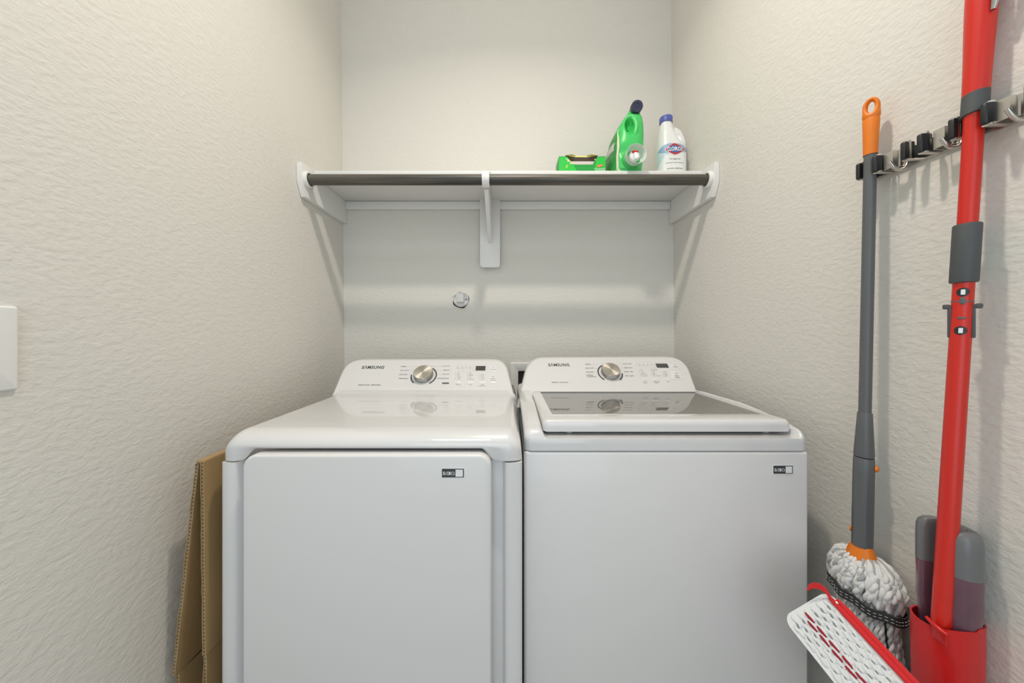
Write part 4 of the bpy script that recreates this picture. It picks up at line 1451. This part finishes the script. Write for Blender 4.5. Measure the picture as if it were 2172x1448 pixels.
# joint mark: a thin seam, a grey clip, two side clips, two round number marks
z0_ = 0.050
link('seam_ring', oval_tube([sp(z0_ + 0.001), sp(z0_ - 0.001)], [0.0121, 0.0121], 24), M['grey'], t)
view = lambda p: (Vector((0, 0, H)) - p).normalized()
p = sp(z0_)
vd = Vector((view(p).x, view(p).y, 0)).normalized()
sd = Vector((-vd.y, vd.x, 0))
sd = -sd if sd.y > 0 else sd      # points nearer the lens = right in the picture
o_ = sp(z0_ + 0.001) + vd * 0.0128
link('clip', slab(rrect(0.0058, 0.0115, 0.002, 4), o_, sd, (0, 0, 1), vd, 0.003, 0.001, 2), M['grey'], t)
o_ = sp(0.0225) + vd * 0.0124
link('clip', slab(rrect(0.0090, 0.0035, 0.001, 3), o_, sd, (0, 0, 1), vd, 0.003, 0.0008, 2), M['grey'], t)
for s in (-1, 1):
    c = sp(0.017) + sd * (s * 0.0118)
    bm = slab(rrect(0.0048, 0.055, 0.002, 4), c + vd * 0.005, sd, (0, 0, 1), vd, 0.010, 0.001, 2)
    c2 = sp(0.042) + sd * (s * 0.0160)
    slab(rrect(0.0085, 0.0078, 0.0022, 4), c2 + vd * 0.006, sd, (0, 0, 1), vd, 0.012, 0.001, 2, bm=bm)
    link('side_clip', bm, M['greydark'], t)


def on_pole(zc, off):
    ax_ = sp(zc)
    return lambda u, v: sp(zc + v) + vd * ((0.0119 + off) * math.cos(u / 0.0119)) + sd * ((0.0119 + off) * math.sin(u / 0.0119))


for zc_ in (0.0652, 0.0018):
    pp = on_pole(zc_, 0.0004)
    rows = [[pp(0.0070 * k * math.cos(a), 0.0072 * k * math.sin(a)) for a in [2 * PI * i / 28 for i in range(28)]] for k in (0.02, 0.5, 1.0)]
    mk = link('number_mark', grid_from(rows, closed_u=True, cap=True), M['black'], t, 60)
    link('number', lettering('1', on_pole(zc_, 0.0010), w=0.0042, h=0.0085, bold=0.03), M['lwhite'], mk, None)

# bottle: two lobes with a channel for the pole
BX, BY = 0.7660, 0.5830


def bottle_sec(z, k, hy, hx, notch):
    out = []
    for i in range(72):
        a = 2 * PI * i / 72
        c, s_ = math.cos(a), math.sin(a)
        x = hx * k * math.copysign(abs(c) ** 0.75, c)
        y = hy * k * math.copysign(abs(s_) ** 0.75, s_)
        # channel in the side that faces the room
        if c < 0:
            x += notch * math.exp(-(y / 0.0145) ** 4)
        out.append(Vector((BX + x, BY + y, H + z)))
    return out


zs_ = [(-0.3325, 0.30), (-0.3330, 0.62), (-0.3350, 0.80), (-0.340, 0.92), (-0.348, 0.985), (-0.37, 1.0), (-0.41, 1.0)]
rows = []
for z, k in zs_:
    rows.append([Vector((v.x, v.y, v.z - 0.018 * math.exp(-((v.y - BY) / 0.02) ** 2) * 0 + 0.040 * (BY - v.y))) for v in bottle_sec(z, k, 0.0395, 0.0245, 0.034 * k)])
link('bottle_top', grid_from(rows, closed_u=True, cap=True), M['bottlegrey'], t, 60)
rows = []
for z, hy, hx, nt in ((-0.41, 0.0395, 0.0245, 0.034), (-0.43, 0.0385, 0.0243, 0.033), (-0.47, 0.0380, 0.0255, 0.034), (-0.50, 0.0350, 0.0250, 0.034), (-0.60, 0.033, 0.0245, 0.030), (-0.70, 0.030, 0.023, 0.02)):
    rows.append([Vector((v.x, v.y, v.z + 0.040 * (BY - v.y))) for v in bottle_sec(z, 1.0, hy, hx, nt)])
link('bottle', grid_from(rows, closed_u=True, cap=True), M['purple'], t, 60)
# red holder cup
rows = []
CXb, CYb = 0.7630, 0.5830
cup_o = [(-0.4945, 0.0375, 0.0385), (-0.53, 0.0375, 0.0385), (-0.58, 0.0372, 0.0380), (-0.64, 0.0365, 0.0365), (-0.70, 0.035, 0.034), (-0.78, 0.032, 0.030), (-0.83, 0.020, 0.020)]


def cup_sec(z, hy, hx, top=False):
    out = []
    for i in range(64):
        a = 2 * PI * i / 64
        c, s_ = math.cos(a), math.sin(a)
        y = hy * math.copysign(abs(s_) ** 0.8, s_)
        x = hx * math.copysign(abs(c) ** 0.8, c)
        zz = z
        if top:
            zz += -0.40 * (y) * 0 + 0.35 * (-y) * 0.0
            zz += 0.03 * (-y / hy) * 0.3
            if c < 0:
                zz -= 0.012 * math.exp(-((y + 0.005) / 0.035) ** 2)
        out.append(Vector((CXb + x, CYb + y, H + zz)))
    return out


rows = [cup_sec(z, hy, hx, k == 0) for k, (z, hy, hx) in enumerate(cup_o)]
inner_rows = [cup_sec(z, hy - 0.002, hx - 0.002, k == 0) for k, (z, hy, hx) in enumerate(cup_o[:4])]
link('bottle_holder', grid_from(list(reversed(inner_rows)) + rows, closed_u=True, cap=True), M['redgloss'], t, 60)
pl = sp(-0.478)
c3 = Vector((CXb - 0.0375, CYb - 0.0195, H - 0.498))
link('latch', tube([c3 + Vector((-0.004, 0.014, 0.006)), c3 + Vector((-0.006, 0.005, 0.004)), c3 + Vector((-0.006, -0.008, 0.001)), c3 + Vector((-0.004, -0.014, 0.0))], [0.0025, 0.0034, 0.0034, 0.0025], 12), M['redgloss'], t)
link('latch', box(c3.x - 0.002, c3.x + 0.001, c3.y - 0.010, c3.y + 0.009, c3.z - 0.022, c3.z + 0.002, 0.001, 2), M['redgloss'], t)

# head: a tilted plate that carries the pad
A0 = at(1757, 1262, 0.645)
A1 = at(1937, 1455, 0.540)
Ld = (A1 - A0).normalized()
Wv = at(1684, 1300, 0.652) - A0
Wd = (Wv - Ld * Wv.dot(Ld)).normalized()
Nn = Ld.cross(Wd).normalized()
if Nn.dot(Vector((0, 0, H)) - A0) < 0:
    Nn = -Nn
PW, PLn, PT = 0.090, 0.32, 0.016
pad_pt = lambda a, b, h=0.0: A0 + Ld * a + Wd * b + Nn * h
# plump base
out_ = rrect(PLn, PW, 0.012, 6, PLn / 2, PW / 2)
flip = Ld.cross(Wd).dot(Nn) > 0
ol = out_ if flip else out_[::-1]
pad = link('mop_pad', slab(ol, A0, Ld, Wd, Nn, PT, 0.006, 4), M['pile'], t, 60, label='white microfibre mop pad with grey and red dashes and red binding')
# pile tufts: rows of long loops, set brick-wise
tuft = bmesh.new()
dash = bmesh.new()
reds = bmesh.new()
NRW = 12
pitch = 0.0215
for r_ in range(NRW):
    b = 0.012 + (PW - 0.016) * r_ / (NRW - 1)
    if r_ == NRW - 1:
        b = PW - 0.003
    off = (r_ % 2) * pitch / 2
    for k in range(int(PLn / pitch) + 1):
        a0 = k * pitch + off + RND.uniform(-0.0015, 0.0015)
        a1 = a0 + pitch * 0.93
        if a1 > PLn - 0.002:
            continue
        pts = [pad_pt(a0 + (a1 - a0) * j / 6, b + 0.0012 * math.sin(j * 1.3 + k), -0.0022 + 0.0014 * math.sin(PI * j / 6)) for j in range(7)]
        tube(pts, [0.0026, 0.0040, 0.0044, 0.0045, 0.0044, 0.0040, 0.0026], 8, bm=tuft)
for r_ in range(NRW - 1):
    b = 0.012 + (PW - 0.016) * (r_ + 0.5) / (NRW - 1)
    off = (r_ % 2) * pitch / 2
    red = r_ in (6, 7)
    for k in range(int(PLn / pitch) + 1):
        a0 = k * pitch + off + (0.0 if red else pitch * 0.15) + 0.004
        a1 = a0 + pitch * (0.80 if red else 0.60)
        if a1 > PLn - 0.004:
            continue
        sl = RND.uniform(-0.0004, 0.0004) + (0 if red else 0.0012)
        pts = [pad_pt(a0 + (a1 - a0) * j / 4, b + sl * (j - 2), 0.0024 if red else 0.0012) for j in range(5)]
        tube(pts, [0.0014, 0.0021, 0.0022, 0.0021, 0.0014] if red else [0.0007, 0.0014, 0.0016, 0.0014, 0.0007], 6, bm=(reds if red else dash))
o = link('pile', tuft, M['pile'], pad, 180)
o['kind'] = 'stuff'
o = link('grey_dashes', dash, M['groove'], pad, 180)
o['kind'] = 'stuff'
o = link('red_dashes', reds, M['crimson'], pad, 180)
o['kind'] = 'stuff'
# red binding along the near edge: two welts with a fold between, and the strap
bnd = [pad_pt(a, 0.0015, 0.002) for a in (0.004, 0.03, 0.08, 0.14, 0.20, 0.26, 0.31)]
bm = tube(bnd, [0.0042, 0.0056, 0.0056, 0.0056, 0.0056, 0.0056, 0.004], 14, flat=(1.0, 0.8))
bnd = [pad_pt(a, -0.0065, 0.0) for a in (0.010, 0.03, 0.08, 0.14, 0.20, 0.26, 0.31)]
tube(bnd, [0.003, 0.0050, 0.0050, 0.0050, 0.0050, 0.0050, 0.004], 14, bm=bm)
link('binding', bm, M['redcloth'], pad)
e0 = pad_pt(0.012, 0.004, 0.006)
strap = [e0, at(1752, 1252, 0.642), at(1738, 1243, 0.645), at(1725, 1241, 0.648), at(1713, 1246, 0.650)]
rows = []
for k, p in enumerate(strap):
    hh = (0.0035, 0.004, 0.0052, 0.006, 0.0066)[k]
    upv = Vector((0.35, 0.0, 1.0)).normalized()
    n_v = Vector((-0.55, -0.8, 0.2)).normalized()
    rows.append([p + upv * hh + n_v * 0.0008, p - upv * hh + n_v * 0.0008, p - upv * hh - n_v * 0.0008, p + upv * hh - n_v * 0.0008])
link('strap', grid_from(rows, closed_u=True, cap=True), M['redcloth'], pad)
link('rivet', lathe([(0.0022, 0.0), (0.0020, 0.0012), (0.0, 0.0016)], pad_pt(0.014, -0.001, 0.0062), Nn, 14, cap=False), M['chrome'], pad)
# plate and joint below the pad
hp_ = slab(rrect(PLn - 0.03, PW - 0.02, 0.01, 4, PLn / 2, PW / 2) if flip else rrect(PLn - 0.03, PW - 0.02, 0.01, 4, PLn / 2, PW / 2)[::-1], A0 - Nn * (PT + 0.0005), Ld, Wd, Nn, 0.008, 0.002, 2)
link('head_plate', hp_, M['greydark'], t)
jp = pad_pt(PLn * 0.60, PW * 0.5, -PT - 0.008)
link('head_joint', tube([Vector((CXb, CYb, H - 0.82)), Vector((CXb, CYb, H - 0.86)), (Vector((CXb, CYb, H - 0.88)) + jp) / 2 + Vector((0, 0, -0.04)), jp - Nn * 0.02, jp], [0.018, 0.016, 0.014, 0.014, 0.016], 20), M['greydark'], t)
